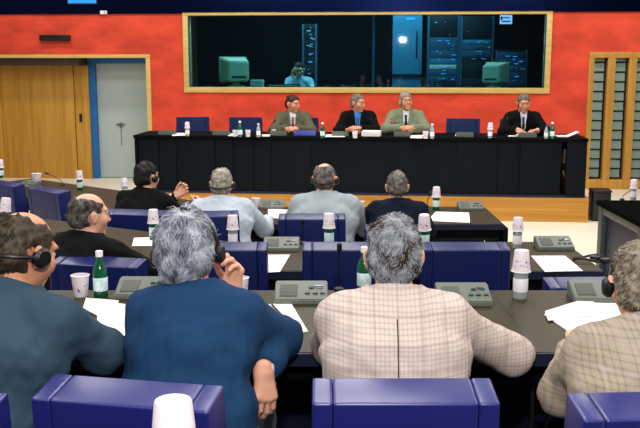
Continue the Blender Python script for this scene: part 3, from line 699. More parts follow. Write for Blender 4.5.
class Grid:
    def __init__(s, prims, h, pad=.03):
        bs = [pbox(p) for p in prims]; s.lo = np.min([b[0] for b in bs], 0)-pad; hi = np.max([b[1] for b in bs], 0)+pad
        s.n = np.ceil((hi-s.lo)/h).astype(int)+1; s.h = h; s.a = np.full(s.n, 9., np.float32)
        s.ax = [s.lo[i]+h*np.arange(s.n[i], dtype=np.float32) for i in range(3)]
    def sub(s, p, m):
        l, h = pbox(p); i0 = np.clip(np.floor((l-m-s.lo)/s.h).astype(int), 0, s.n); i1 = np.clip(np.ceil((h+m-s.lo)/s.h).astype(int)+1, 0, s.n)
        sl = tuple(slice(a, b) for a, b in zip(i0, i1))
        return sl, s.ax[0][sl[0]][:, None, None], s.ax[1][sl[1]][None, :, None], s.ax[2][sl[2]][None, None, :]
    def add(s, p, k=.02):
        sl, X, Y, Z = s.sub(p, k+3*s.h)
        if 0 in s.a[sl].shape: return
        d = pdist(p, X, Y, Z); a = s.a[sl]; q = np.maximum(k-np.abs(a-d), 0)/k; s.a[sl] = np.minimum(a, d)-q*q*k*.25
    def cut(s, p, k=.008):
        sl, X, Y, Z = s.sub(p, k+3*s.h)
        if 0 in s.a[sl].shape: return
        d = -pdist(p, X, Y, Z); a = s.a[sl]; q = np.maximum(k-np.abs(a-d), 0)/k; s.a[sl] = np.maximum(a, d)+q*q*k*.25
    def full(s): return s.ax[0][:, None, None], s.ax[1][None, :, None], s.ax[2][None, None, :]
    def half(s, n, c, k=.004):        # keep n.p < c
        X, Y, Z = s.full(); s.a = np.maximum(s.a, (X*n[0]+Y*n[1]+Z*n[2]-c).astype(np.float32))
    def noise(s, amp, freq, seed):
        r = np.random.default_rng(seed); X, Y, Z = s.full(); t = 0
        for k in range(7):
            v = r.normal(size=3); v *= freq*r.uniform(.5, 1.6)/np.linalg.norm(v); t = t+np.sin(X*v[0]+Y*v[1]+Z*v[2]+r.uniform(0, 6))
        s.a = s.a + (t*(amp/3)).astype(np.float32)*(np.abs(s.a) < .06)
    def mesh(s):
        a = s.a; a[0], a[-1] = np.maximum(a[0], .01), np.maximum(a[-1], .01); a[:, 0] = np.maximum(a[:, 0], .01); a[:, -1] = np.maximum(a[:, -1], .01); a[:, :, 0] = np.maximum(a[:, :, 0], .01); a[:, :, -1] = np.maximum(a[:, :, -1], .01)
        S = a < 0; C = [(i, j, k) for i in (0, 1) for j in (0, 1) for k in (0, 1)]; n = s.n-1
        cnt = sum(S[i:i+n[0], j:j+n[1], k:k+n[2]].astype(np.int8) for i, j, k in C)
        ids = np.argwhere((cnt > 0) & (cnt < 8)); idx = np.full(n, -1, np.int32); idx[tuple(ids.T)] = np.arange(len(ids))
        acc = np.zeros((len(ids), 3)); num = np.zeros(len(ids))
        val = {c: a[tuple((ids+np.array(c)).T)] for c in C}
        for c in C:
            for ax in range(3):
                if c[ax]: continue
                e = list(c); e[ax] = 1; e = tuple(e); va, vb = val[c], val[e]; m = (va < 0) != (vb < 0)
                t = np.where(m, va/np.where(m, va-vb, 1), 0); p = np.array(c, float)[None, :].repeat(len(ids), 0); p[:, ax] = t
                acc += p*m[:, None]; num += m
        vs = s.lo+(ids+acc/num[:, None])*s.h; qs = []
        for ax in range(3):
            u, w = (ax+1) % 3, (ax+2) % 3; sa = [slice(1, -1)]*3; sb = [slice(1, -1)]*3; sa[ax] = slice(0, -1); sb[ax] = slice(1, None)
            f = np.argwhere(S[tuple(sa)] != S[tuple(sb)])
            if not len(f): continue
            off = np.array([1, 1, 1]); off[ax] = 0; f = f+off; ins = S[tuple(f.T)]
            def cell(du, dw):
                g = f.copy(); g[:, u] -= du; g[:, w] -= dw; return idx[tuple(g.T)]
            q = np.stack([cell(1, 1), cell(0, 1), cell(0, 0), cell(1, 0)], 1); q[~ins] = q[~ins][:, ::-1]; qs.append(q)
        q = np.concatenate(qs); return vs, q[(q >= 0).all(1)]
def npobj(name, parts, m, parent=None):
    vs, qs, o = [], [], 0
    for v, q in parts: vs.append(v); qs.append(q+o); o += len(v)
    v = np.concatenate(vs).astype(np.float32); q = np.concatenate(qs).astype(np.int32)
    me = bpy.data.meshes.new(name); me.vertices.add(len(v)); me.vertices.foreach_set('co', v.ravel())
    me.loops.add(q.size); me.loops.foreach_set('vertex_index', q.ravel()); me.polygons.add(len(q))
    me.polygons.foreach_set('loop_start', np.arange(0, q.size, q.shape[1], dtype=np.int32)); me.update(calc_edges=True); me.validate()
    me.polygons.foreach_set('use_smooth', [True]*len(me.polygons)); me.materials.append(m)
    o = bpy.data.objects.new(name, me); return link(o, parent)
def rotm(yaw, pitch, roll): return np.array((Matrix.Rotation(yaw, 3, 'Z') @ Matrix.Rotation(pitch, 3, 'X') @ Matrix.Rotation(roll, 3, 'Y')))

def head_prims(c, M, s=1.0):
    P = lambda v: c + M @ (np.array(v)*s)
    E = lambda v, r: ell(P(v), np.array(r)*s, M)
    C = lambda a, b, r1, r2: cone(P(a), P(b), r1*s, r2*s)
    add = [(E((0, -.014, .032), (.073, .094, .084)), .02), (E((0, .030, -.05), (.056, .062, .060)), .03), (E((0, .072, -.098), (.026, .022, .020)), .025),
           (E((.036, .056, -.022), (.032, .032, .034)), .02), (E((-.036, .056, -.022), (.032, .032, .034)), .02), (E((0, .074, .034), (.052, .016, .014)), .018)]
    cut = [(E((.031, .101, .010), (.017, .016, .012)), .012), (E((-.031, .101, .010), (.017, .016, .012)), .012)]
    add2 = [(C((0, .086, .016), (0, .112, -.026), .008, .0115), .012), (E((.011, .097, -.030), (.0075, .009, .007)), .006), (E((-.011, .097, -.030), (.0075, .009, .007)), .006),
            (C((-.018, .087, -.058), (.018, .087, -.058), .007, .007), .006), (C((-.015, .086, -.069), (.015, .086, -.069), .008, .008), .006),
            (E((.081, -.008, -.008), (.010, .022, .034)), .006), (E((-.081, -.008, -.008), (.010, .022, .034)), .006), (E((.088, -.020, .004), (.009, .013, .024)), .006), (E((-.088, -.020, .004), (.009, .013, .024)), .006)]
    cut2 = [(C((-.026, .096, -.0635), (.026, .096, -.0635), .003, .003), .004), (E((.092, -.002, -.004), (.005, .011, .017)), .005), (E((-.092, -.002, -.004), (.005, .011, .017)), .005)]
    return add, cut, add2, cut2

def hand_mesh(w, d, n, side, curl=25, thumb=30, spread=4, s=1.0, h=.0038, stub=.05):
    # w wrist, d finger direction, n palm normal (side the fingers close towards), side +1 right hand / -1 left hand
    d = A3(d); d /= np.linalg.norm(d); n = A3(n); n = n-d*n.dot(d); n /= np.linalg.norm(n); x = np.cross(d, n)*side  # x: towards the thumb
    w = A3(w); P = lambda a, b, c: w+(x*a+d*b+n*c)*s
    pr = [(cone(P(0, -stub, 0), P(0, .01, 0), .027*s, .026*s, x, .8), .02)]
    fl = [(.030, .088, (.040, .025, .020), .0095), (.010, .093, (.045, .028, .021), .0098), (-.011, .089, (.041, .026, .020), .0094), (-.030, .080, (.032, .020, .018), .0083)]
    for i, (a, b, L, r) in enumerate(fl):
        pr.append((cone(P(a*.45, .012, 0), P(a, b, 0), .017*s, .0135*s), .014))
    for i, (a, b, L, r) in enumerate(fl):
        p = P(a, b, 0); ang = 0; sp = R(spread*(1.5-i))
        for j, l in enumerate(L):
            ang += R(curl*(1, 1.15, .8)[j]); v = (d*math.cos(ang)+n*math.sin(ang)); v = v*math.cos(sp)+x*math.sin(sp)
            q = p+v*l*s; pr.append((cone(p, q, r*s*(1-.08*j), r*s*(.93-.1*j)), .004)); p = q
    t = R(thumb); p = P(.026, .022, .008); pr.append((cone(P(.01, .008, .004), p, .018*s, .016*s), .012))
    for l, da, r in ((.042, 0, .0125), (.032, -.25, .0105), (.026, -.25, .0095)):
        t += da; v = x*math.sin(max(t, .1))*.85+d*math.cos(t)+n*.45; v /= np.linalg.norm(v); q = p+v*l*s; pr.append((cone(p, q, r*s, r*s*.9), .006)); p = q
    g = Grid([p for p, k in pr], h)
    for p, k in pr: g.add(p, k)
    return g.mesh()

def build_person(name, label, head_uv, d, floor, yaw=0, lean=12, neck=0, hrot=(0, 0, 0), arms=None, jacket=None, shirt='shirtw', tie=None, trousers='trousers',
                 skin='skin', hair='h_dark', style='short', headset=None, glasses=False, badge=None, h=.010, near=False, wide=1.0, group=None, legs=True, wy=0, world=None, seed=1, hx=0, strands=900, fixs=None):
    # spine in person coordinates: +Y forward, pelvis over the origin
    L = R(lean); sp = [V((0, 0, .545))]
    for l, f in ((.15, .55), (.19, 1.0), (.155, 1.15)):
        a = L*f; sp.append(sp[-1]+V((0, math.sin(a), math.cos(a)))*l)
    an = L*.9+R(neck); hc = sp[3]+V((hx, math.sin(an)*.145, math.cos(an)*.145))
    Wd = world if world is not None else at_y(head_uv[0], head_uv[1], d)
    s = (Wd.z-floor)/hc.z; s = min(1.07, max(.93, s)) if fixs is None else fixs
    off = Matrix.Rotation(yaw, 3, 'Z') @ (hc*s); root = V((Wd.x-off.x, Wd.y-off.y, floor))
    print('PERSON', label[:40], 'scale %.3f want %.3f root %s' % (s, (Wd.z-floor)/hc.z, tuple(round(q, 2) for q in root)))
    U = (sp[3]-sp[2]).normalized(); Fw = V((0, U.z, -U.y)); X = V((1, 0, 0)); sw = .166*wide
    sh = {k: sp[3]-U*.050+X*(sw*q)+Fw*(.01) for k, q in (('L', -1), ('R', 1))}
    fl = .68
    torso = [(cone(sp[0]-V((0, 0, .02)), sp[1], .122, .118, X, fl), .05), (cone(sp[1], sp[2], .118*wide, .130*wide, X, fl), .05), (cone(sp[2], sp[3]-U*.055, .128*wide, .090, X, fl), .05)]
    shl = [(cone(sp[3]-U*.035+X*(.05*q), sh[k], .060, .056), .045) for k, q in (('L', -1), ('R', 1))]
    arms = arms or {}; aprim, jprim, cprim, hands = [], [], [], []
    for k, q in (('L', -1), ('R', 1)):
        A = arms.get(k) or {}; e = V(A.get('e', (q*.30, .26, .80))); w = V(A.get('w', (q*.13, .47, .835)))
        S = sh[k]; aprim += [(cone(S, e, .044, .034), .03), (cone(e, w, .034, .027), .03)]
        jprim += [(cone(S, e, .052, .046), .04), (cone(e, e+(w-e)*.93, .046, .035), .03)]
        cprim += [(cone(e+(w-e)*.7, e+(w-e)*.99, .036, .034), .01)]
        if A.get('hide'): continue
        hd = A.get('d', tuple((w-e).normalized())); hands.append(hand_mesh(w+(w-e).normalized()*.02, hd, A.get('n', (0, 0, -1)), q, A.get('curl', 25), A.get('thumb', 35), A.get('spread', 3), 1.0, .0036 if near else .0048, A.get('stub', .05)))
    hipk = []
    for q in (-1, 1):
        hp = V((.085*q, .02, .53)); kn = V((.115*q, .44, .50)); an_ = V((.11*q, .42, .09)); hipk.append((hp, kn, an_))
    legp = [x for hp, kn, an_ in hipk for x in ((cone(hp, kn, .080, .058), .04), (cone(kn, an_, .056, .036), .03))]
    H = A3(hc); HM = rotm(R(hrot[0]), R(hrot[1])-L*.25, R(hrot[2]))
    ad, ct, ad2, ct2 = head_prims(H, HM)
    nk = (cone(sp[3]-U*.02, H+HM @ A3((0, -.022, -.055)), .064, .056), .03)
    body = torso+shl+aprim+(legp if legs else [])+[nk]
    def surface(prims, hh, post=None, o=0):
        g = Grid([grow(p, o) for p, k in prims], hh)
        for p, k in prims: g.add(grow(p, o), k)
        if post: post(g)
        return g.mesh()
    g = Grid([p for p, k in body+ad+ad2]+[], h)
    for p, k in body+ad: g.add(p, k)
    for p, k in ct: g.cut(p, k)
    for p, k in ad2: g.add(p, k)
    g.half((0, 0, -1), -.06)
    nb = float(sp[3].z)+.0
    # fine head, coarse body: same field, the seam hides under the collar
    hh = .0045 if near else .006
    g2 = Grid([p for p, k in ad+ad2]+[grow(nk[0], 0)], hh)
    for p, k in [nk]+ad: g2.add(p, k)
    for p, k in ct: g2.cut(p, k)
    for p, k in ad2: g2.add(p, k)
    for p, k in ct2: g2.cut(p, k)
    g3 = Grid([p for p, k in body], h)
    for p, k in body: g3.add(p, k)
    root_o = npobj(name, [g3.mesh(), g2.mesh()]+hands, M_[skin]); root_o.location = root; root_o.rotation_euler = (0, 0, yaw); root_o.scale = (s, s, s)
    tag(root_o, label, 'person', group)
    hP = lambda v: V(H + HM @ A3(v))
    # eyes
    for q in (-1, 1):
        bm = BM(); bmesh.ops.create_uvsphere(bm, u_segments=12, v_segments=8, radius=.0115, matrix=Matrix.Translation(hP((.031*q, .0775, .010))))
        e = obj('eye', bm, M_['eye'], root_o)
        bm = BM(); bmesh.ops.create_uvsphere(bm, u_segments=10, v_segments=6, radius=.0068, matrix=Matrix.Translation(hP((.031*q, .0832, .010)))); obj('iris', bm, M_['iris'], e)
    if near is not None:
        bm = BM()
        for q in (-1, 1): tube(bm, [hP((.014*q, .092, .031)), hP((.03*q, .0925, .036)), hP((.05*q, .080, .029))], [.003, .0045, .002], 6)
        obj('eyebrows', bm, M_[hair], root_o)
    # shirt: chest and collar
    def neckcut(g, r0, r1, up=.2): g.cut(cone(sp[3]-U*.02, hc, r0, r1), .006)
    def shirt_post(g):
        g.half(tuple(-U), -float(U.dot(sp[2]))+.10)
    col_lo, col_hi = sp[3]-U*.015+Fw*.004, sp[3]+(hc-sp[3]).normalized()*.043
    sprim = torso[1:]+shl+[(cone(col_lo, col_hi, .070, .064), .02)]
    gs = Grid([grow(p, .006) for p, k in sprim], max(.0065, h*.75))
    for p, k in sprim: gs.add(grow(p, .003 if jacket else .012), k)
    X_, Y_, Z_ = gs.full(); ax = (hc-sp[3]).normalized()
    gs.half(tuple(ax), float(ax.dot(col_hi))+.004-.006)
    gs.cut(cone(col_hi, col_hi+ax*.2, .061, .066), .004)
    gs.cut(cone(col_hi+Fw*.05+ax*.02, col_hi+Fw*.09-ax*.035, .018, .003), .004)
    if jacket: gs.half(tuple(-U), -float(U.dot(sp[2]))+.11)
    else:
        for p, k in jprim+torso[:1]: gs.add(grow(p, .006), k)
        gs.half((0, 0, -1), -.50); gs.noise(.004, 60, seed)
    npobj('shirt', [gs.mesh()], M_[shirt], root_o)
    if jacket:
        gp_ = torso+shl+jprim+[(cone(sp[1], V((0, -.02, .44)), .112, .132, X, fl), .05)]; hj = h*.85 if not near else .0085
        gj = Grid([grow(p, .03) for p, k in gp_], hj)
        for p, k in gp_: gj.add(grow(p, .020), k)
        # collar band round the neck
        gj.add(cone(sp[3]-U*.035+Fw*.004, sp[3]+ax*.042-Fw*.014, .085, .074), .025)
        X_, Y_, Z_ = gj.full(); dx = X_; un = (Y_-sp[3].y)*U.y+(Z_-sp[3].z)*U.z; fn = (Y_-sp[3].y)*Fw.y+(Z_-sp[3].z)*Fw.z
        # lapel relief then V opening
        vtop, vbot = .02, -.30; wv = np.clip((un-vbot)/(vtop-vbot), 0, 1.2)*.046
        fm = (fn > .015) & (un > vbot-.02)
        lap = fm & (np.abs(dx) < wv+.045*np.clip((un-vbot+.05)/.2, 0, 1)) & (np.abs(gj.a) < .05)
        gj.a = gj.a - np.where(lap, .0065, 0).astype(np.float32)
        gj.a = np.maximum(gj.a, np.where(fn > .02, (wv-np.abs(dx)), -1).astype(np.float32)) if True else gj.a
        gj.noise(.0046 if near else .0036, 38, seed); gj.noise(.0022, 110, seed+5)
        ctop = sp[3]+ax*.050-Fw*.014
        gj.a = np.maximum(gj.a, ((X_-ctop.x)*ax.x+(Y_-ctop.y)*ax.y+(Z_-ctop.z)*ax.z).astype(np.float32)*(np.sqrt((X_-ctop.x)**2+(Y_-ctop.y)**2) < .085) + np.where(np.sqrt((X_-ctop.x)**2+(Y_-ctop.y)**2) < .085, 0, -1).astype(np.float32))
        gj.cut(cone(sp[3]-U*.01, sp[3]+ax*.2, .068, .066), .004)
        gj.half((0, 0, -1), -.44)
        for A_k, q in (('L', -1), ('R', 1)):
            A = arms.get(A_k) or {}; e = V(A.get('e', (q*.30, .26, .80))); w = V(A.get('w', (q*.13, .47, .835)))
            gj.cut(cone(w+(w-e).normalized()*.01, w+(w-e).normalized()*.05, .035, .037), .004)
        npobj('jacket', [gj.mesh()], M_[jacket], root_o)
        cu = []
        for p, k in cprim:
            gg = Grid([grow(p, .004)], .006); gg.add(grow(p, .003), .01); cu.append(gg.mesh())
        for c_ in cu: npobj('shirt_cuff', [c_], M_[shirt], root_o)
    if legs:
        npobj('trousers', [surface(legp+[(cone(sp[0]-V((0, 0, .03)), sp[0]+V((0, 0, .06)), .118, .118, X, fl), .05)], .012, lambda g: (g.noise(.004, 40, seed), g.half((0, 0, -1), -.085)), .014)], M_[trousers], root_o)
        for q in (-1, 1):
            p = [(cone((.11*q, .40, .055), (.115*q, .53, .040), .042, .038, X, 1.0), .02), (cone((.11*q, .38, .05), (.11*q, .43, .06), .04, .042), .02)]
            npobj('shoe', [surface(p, .008, lambda g: g.half((0, 0, -1), -.002))], M_['shoe'], root_o)
    # tie on the chest
    if tie:
        fs, pts = [], []
        for i, t in enumerate(np.linspace(0, 1, 10)):
            c = sp[3]+ax*.012*(1-t)-U*(.02+.30*t); wid = (.017 if i == 0 else .013 + .022*t)
            qy = np.linspace(-.02, .24, 180); ps = np.array([list(c+Fw*float(q)) for q in qy]); dmin = np.min([pdist(grow(p, .008), ps[:, 0], ps[:, 1], ps[:, 2]) for p, k in sprim], 0)
            ins = np.where(dmin < 0)[0]; f = qy[ins[-1]]+.008 if len(ins) else .08
            for dx_, df in ((-wid, -.004), (0, .004), (wid, -.004)): pts.append(c+X*dx_+Fw*float(f+df))
        for i in range(9):
            for j in (0, 1): a = i*3+j; fs.append((a, a+1, a+4, a+3))
        o = raw('tie', pts, fs, M_[tie], root_o); md = o.modifiers.new('solid', 'SOLIDIFY'); md.thickness = .006
    if badge:
        c = sp[3]-U*.20+X*.105; qy = np.linspace(0, .3, 200); ps = np.array([list(c+Fw*float(q)) for q in qy]); dmin = np.min([pdist(grow(p, .02), ps[:, 0], ps[:, 1], ps[:, 2]) for p, k in torso+shl], 0); ins = np.where(dmin < 0)[0]
        bm = BM(); box(bm, (0, 0, 0), (.085, .005, .055), .001); o = obj('name_badge', bm, M_[badge], root_o); o.location = c+Fw*float(qy[ins[-1]]+.006); o.rotation_euler = (-L, R(-18), R(-12))
    # hair
    if style != 'none':
        th = {'full': .019, 'short': .011, 'bald': .011, 'receding': .011, 'thick': .018}[style]
        cap = ell(H+HM @ A3((0, -.018, .034)), A3((.076+th*(.62 if style == 'full' else .30), .096+th*.8, .084+th)), HM); low = ell(H+HM @ A3((0, -.045, -.022)), A3((.071+th*(.6 if style == 'full' else .25), .062+th, .060)), HM)
        hg = Grid([cap, low], .005 if near else .0065); hg.add(cap, .02); hg.add(low, .03)
        hp = lambda v: H+HM @ A3(v)
        hg.cut(ell(hp((0, .105, -.045)), A3((.098 if style == 'full' else .15, .098, .125)), HM), .01)
        hg.cut(cone(hp((-.12, .018, -.045)), hp((.12, .018, -.045)), .034, .034), .01)
        hg.cut(cone(hp((-.12, -.012, -.02)), hp((-.074, -.012, -.01)), .030, .030), .008); hg.cut(cone(hp((.12, -.012, -.02)), hp((.074, -.012, -.01)), .030, .030), .008)
        hg.cut(ell(hp((0, .02, -.15)), A3((.2, .2, .07)), HM), .01)
        if style == 'bald': hg.cut(ell(hp((0, .015, .125)), A3((.068, .105, .085)), HM), .012); 
        if style == 'receding': hg.cut(ell(hp((.045, .09, .09)), A3((.028, .05, .05)), HM), .01); hg.cut(ell(hp((-.045, .09, .09)), A3((.028, .05, .05)), HM), .01)
        hg.noise(.0065 if style == 'full' else .0045, 75 if style == 'full' else 90, seed); hg.noise(.0022, 230, seed+1)
        hv, hq = hg.mesh(); parts = [(hv, hq)]
        if strands:
            r = np.random.default_rng(seed); me_n = np.zeros_like(hv); nrm = np.cross(hv[hq[:, 2]]-hv[hq[:, 0]], hv[hq[:, 3]]-hv[hq[:, 1]])
            for j in range(4): np.add.at(me_n, hq[:, j], nrm)
            me_n /= np.linalg.norm(me_n, axis=1)[:, None]+1e-9; ctr = np.array(H); out = ((hv-ctr)*me_n).sum(1) > 0
            lc = (hv-ctr)@HM; ear = (np.abs(lc[:, 0]) > .05) & (np.hypot(lc[:, 1]-.0, lc[:, 2]+.012) < .052); ok = np.where(out & (lc[:, 2] > -.085) & ~ear & ~((style == 'bald') & (lc[:, 2] > .035) & (np.abs(lc[:, 0]) < .075) & (lc[:, 1] > -.085)))[0]; pick = r.choice(ok, strands); crown = hp((.01, -.06, .12)); sv, sq = [], []
            for i in pick:
                p = hv[i]+r.normal(size=3)*.002; n = me_n[i]; f = p-crown; f = f-n*f.dot(n); f /= np.linalg.norm(f)+1e-6; wob = np.sin(p*np.array([55, 47, 60])+seed); f = f+.55*np.cross(n, f)*wob[0]+.25*r.normal(size=3); f -= n*f.dot(n); f /= np.linalg.norm(f)+1e-6
                sd = np.cross(n, f); ln = r.uniform(.018, .038)*(1.15 if style == 'full' else .7); wd = .0016
                ks = [p-n*.002, p+f*ln*.5+n*.0020, p+f*ln+n*(r.uniform(-.007, -.001)-ln*.16)]; o = len(sv)
                for kk, (c, wq) in enumerate(zip(ks, (wd, wd*.9, wd*.25))): sv += [c-sd*wq, c+sd*wq, c+n*wq*.9]
                for kk in (0, 1):
                    for a, c in ((0, 1), (1, 2), (2, 0)): sq.append((o+kk*3+a, o+kk*3+c, o+kk*3+3+c, o+kk*3+3+a))
            parts.append((np.array(sv), np.array(sq)))
        npobj('hair', parts, M_[hair], root_o)
    if glasses:
        bm = BM()
        for q in (-1, 1):
            tube(bm, [hP((.033*q+.021*math.cos(a), .103, .006+.016*math.sin(a))) for a in np.linspace(0, 2*PI, 17)], .0016, 6)
            tube(bm, [hP((.054*q, .102, .010)), hP((.076*q, .06, .012)), hP((.084*q, -.01, .010))], .0016, 6)
        tube(bm, [hP((-.012, .104, .010)), hP((.012, .104, .010))], .0016, 6); obj('glasses', bm, M_['metal'], root_o)
    if headset:
        tilt = {'over': -.1, 'behind': -1.75, 'back': -.6}[headset]; c_, s_ = math.cos(tilt), math.sin(tilt)
        hk = 1.14 if style == 'full' else 1.0
        def rad(a):
            x, z = .093*hk*math.cos(a), .128*hk*math.sin(a); return hP((x, -.005+z*s_*.92, -.006+z*c_))
        bm = BM(); tube(bm, [rad(a) for a in np.linspace(.05, PI-.05, 25)], .0065, 8)
        hs = obj('headset', bm, M_['blackp'], root_o)
        for q in (-1, 1):
            rot = V((0, 0, 1)).rotation_difference(V(HM @ A3((q, 0, 0)))).to_matrix().to_4x4()
            bm = BM(); lathe(bm, [(0, -.006), (.026, -.006), (.031, 0), (.031, .012), (.022, .022), (0, .023)], 18, Matrix.Translation(hP((.084*hk*q, -.004, -.008))) @ rot); obj('ear_pad', bm, M_['blackp'], hs)
    return root_o
person = lambda *a, **k: build_person('person', *a, **k)
M_['tiered'] = mat('red_brown_tie', srgb(130, 50, 36), .6); M_['tied'] = mat('dark_tie', srgb(16, 16, 30), .6); M_['tieb'] = mat('blue_tie', srgb(40, 90, 160), .6)
M_['badge'] = mat('white_badge', srgb(240, 240, 240), .4); M_['badgeb'] = mat('blue_badge', srgb(30, 120, 210), .4)
ga = 'people seated in the hall'
# nearest row
person('man in slate jacket with balding head and black headset, at the left edge', (24, 252), 2.62, .30, R(-27), 27, 4, (-8, -14, 0), {'R': dict(e=(.225, .34, .83), w=(-.06, .47, .85), d=(-1, .2, 0)), 'L': dict(e=(-.25, .34, .83), w=(-.18, .50, .85), d=(-.3, .9, 0), curl=40)},
       'j_slate', skin='skin2', hair='h_dark', style='bald', headset='behind', near=True, h=.010, wide=1.15, seed=3, strands=1300)
person('grey haired man in blue suit, cheek resting on his raised hand', (188, 252), 2.66, .30, R(-9), 20, 0, (-2, 4, -4),
       {'R': dict(e=(.225, .37, .83), w=(.215, .17, .80), d=(.12, -.2, -1), n=(-.7, .7, .1), curl=24, spread=4, stub=.012), 'L': dict(e=(-.10, .42, .82), w=(.03, .44, .955), d=(.12, -.10, 1), n=(-.6, -.9, 0), curl=42)},
       'j_blue', trousers='trouserl', hair='h_grey', style='full', headset='over', near=True, seed=11, strands=5200, wide=.84, hx=-.035)
person('man in beige plaid jacket with brown grey hair, seen from behind', (393.5, 257), 2.66, .30, R(-1), 22, 2, (0, 0, 0), {'R': dict(e=(.40, .29, .80), w=(.14, .50, .84)), 'L': dict(e=(-.195, .37, .80), w=(-.05, .54, .84))},
       'j_plaid', hair='h_mix', style='thick', near=True, seed=5, strands=3800, wide=1.0)
person('grey haired man in checked jacket with headset, cut by the right edge', (640, 285), 2.42, .30, R(2), 26, 6, (-8, -8, 0), {'L': dict(e=(-.20, .31, .78), w=(-.10, .52, .84)), 'R': dict(e=(.29, .36, .82), w=(.06, .54, .85))},
       'j_plaid2', hair='h_sand', style='short', headset='over', near=True, seed=8, strands=2500)
# middle row
person('bald man with glasses in black suit, looking right', (90, 217), 4.42, .15, R(-24), 16, 4, (-30, -2, 0), {'R': dict(e=(.31, .34, .80), w=(.24, .57, .80)), 'L': dict(e=(-.27, .3, .8), w=(-.05, .5, .83))},
       'j_black', skin='skin', hair='h_salt', style='bald', glasses=True, seed=21, strands=900, wide=1.08)
# row before the platform
person('black haired man in black suit with headset and raised hands', (147, 177), 6.80, 0, R(-20), 18, 2, (-12, 0, 0), {'R': dict(e=(.24, .36, .80), w=(.275, .52, .86), d=(-.3, .5, .6), n=(-1, 0, 0), curl=60), 'L': dict(e=(-.22, .36, .80), w=(.06, .50, .95), d=(.6, .3, .5), n=(0, -1, 0), curl=40)},
       'j_black', hair='h_black', style='short', headset='over', seed=31)
person('white haired man in pale grey jacket with black earpiece', (222, 184), 6.52, 0, R(2), 16, 0, (-8, 0, 0), {'R': dict(e=(.33, .30, .77), w=(.34, .55, .80)), 'L': dict(e=(-.27, .3, .78), w=(-.1, .5, .80))},
       'j_pale', hair='h_white', style='short', headset='behind', seed=33, wide=1.06)
person('balding man in light grey jacket with headset round his neck', (325, 179), 6.45, 0, R(-4), 16, 0, (-8, 0, 0), {'R': dict(e=(.30, .30, .77), w=(.22, .53, .84)), 'L': dict(e=(-.29, .3, .77), w=(-.1, .5, .80))},
       'j_grey', hair='h_salt', style='bald', headset='behind', seed=35, wide=1.10)
person('man with brown grey hair in navy jacket', (397, 188), 6.50, 0, R(0), 18, 2, (0, -4, 0), {'R': dict(e=(.27, .32, .78), w=(.1, .52, .80)), 'L': dict(e=(-.27, .32, .78), w=(-.1, .52, .80))},
       'j_navy', hair='h_salt', style='short', seed=37)
# head table
def panel(label, u, v, t, **k):
    k.setdefault('skin', 'skin2')
    s, z = front_hit(u, v, t); return person(label, None, 0, .31, world=FP(s, t, z), **k)
clasp = {'R': dict(e=(.27, .27, .81), w=(.075, .47, .845), d=(-.8, .35, 0), n=(-.2, -.6, -.7), curl=38), 'L': dict(e=(-.27, .27, .81), w=(-.075, .49, .85), d=(.8, .25, 0), n=(.2, -.6, -.7), curl=38)}
panel('panelist in olive jacket with red brown tie, leftmost at the head table', 293, 104, .62, yaw=FA+PI+R(4), lean=14, hrot=(48, -4, 0), arms=clasp, jacket='j_olive', tie='tiered', hair='h_brown', style='short', badge='badge', seed=41)
panel('panelist in black jacket over blue shirt, second from left', 358, 103, .62, yaw=FA+PI, lean=14, hrot=(52, -4, 0), arms={'L': dict(e=(-.26, .28, .80), w=(-.06, .48, .85), d=(.9, .3, .05), n=(0, -.5, -.8), curl=18), 'R': dict(e=(.26, .28, .80), w=(.09, .46, .83), d=(-.9, .2, 0), n=(0, -.4, -.9))}, jacket='j_black', shirt='shirtb', tie='tieb', hair='h_salt', style='receding', seed=43)
panel('panelist in sage jacket with dark tie and white badge', 406, 101.5, .62, yaw=FA+PI+R(2), lean=12, hrot=(14, 6, 6), arms=clasp, jacket='j_sage', tie='tied', hair='h_sand', style='thick', badge='badge', glasses=True, seed=45)
panel('panelist in black jacket writing, rightmost at the head table', 523.5, 103.5, .62, yaw=FA+PI+R(2), lean=15, hrot=(2, -8, 0), arms={'R': dict(e=(.28, .28, .80), w=(.13, .47, .835), d=(-.3, .8, -.2), n=(-.6, 0, -1), curl=45), 'L': dict(e=(-.30, .28, .80), w=(-.14, .48, .83), d=(.7, .5, 0), curl=28)}, jacket='j_black', tie='tied', hair='h_salt', style='short', seed=47)
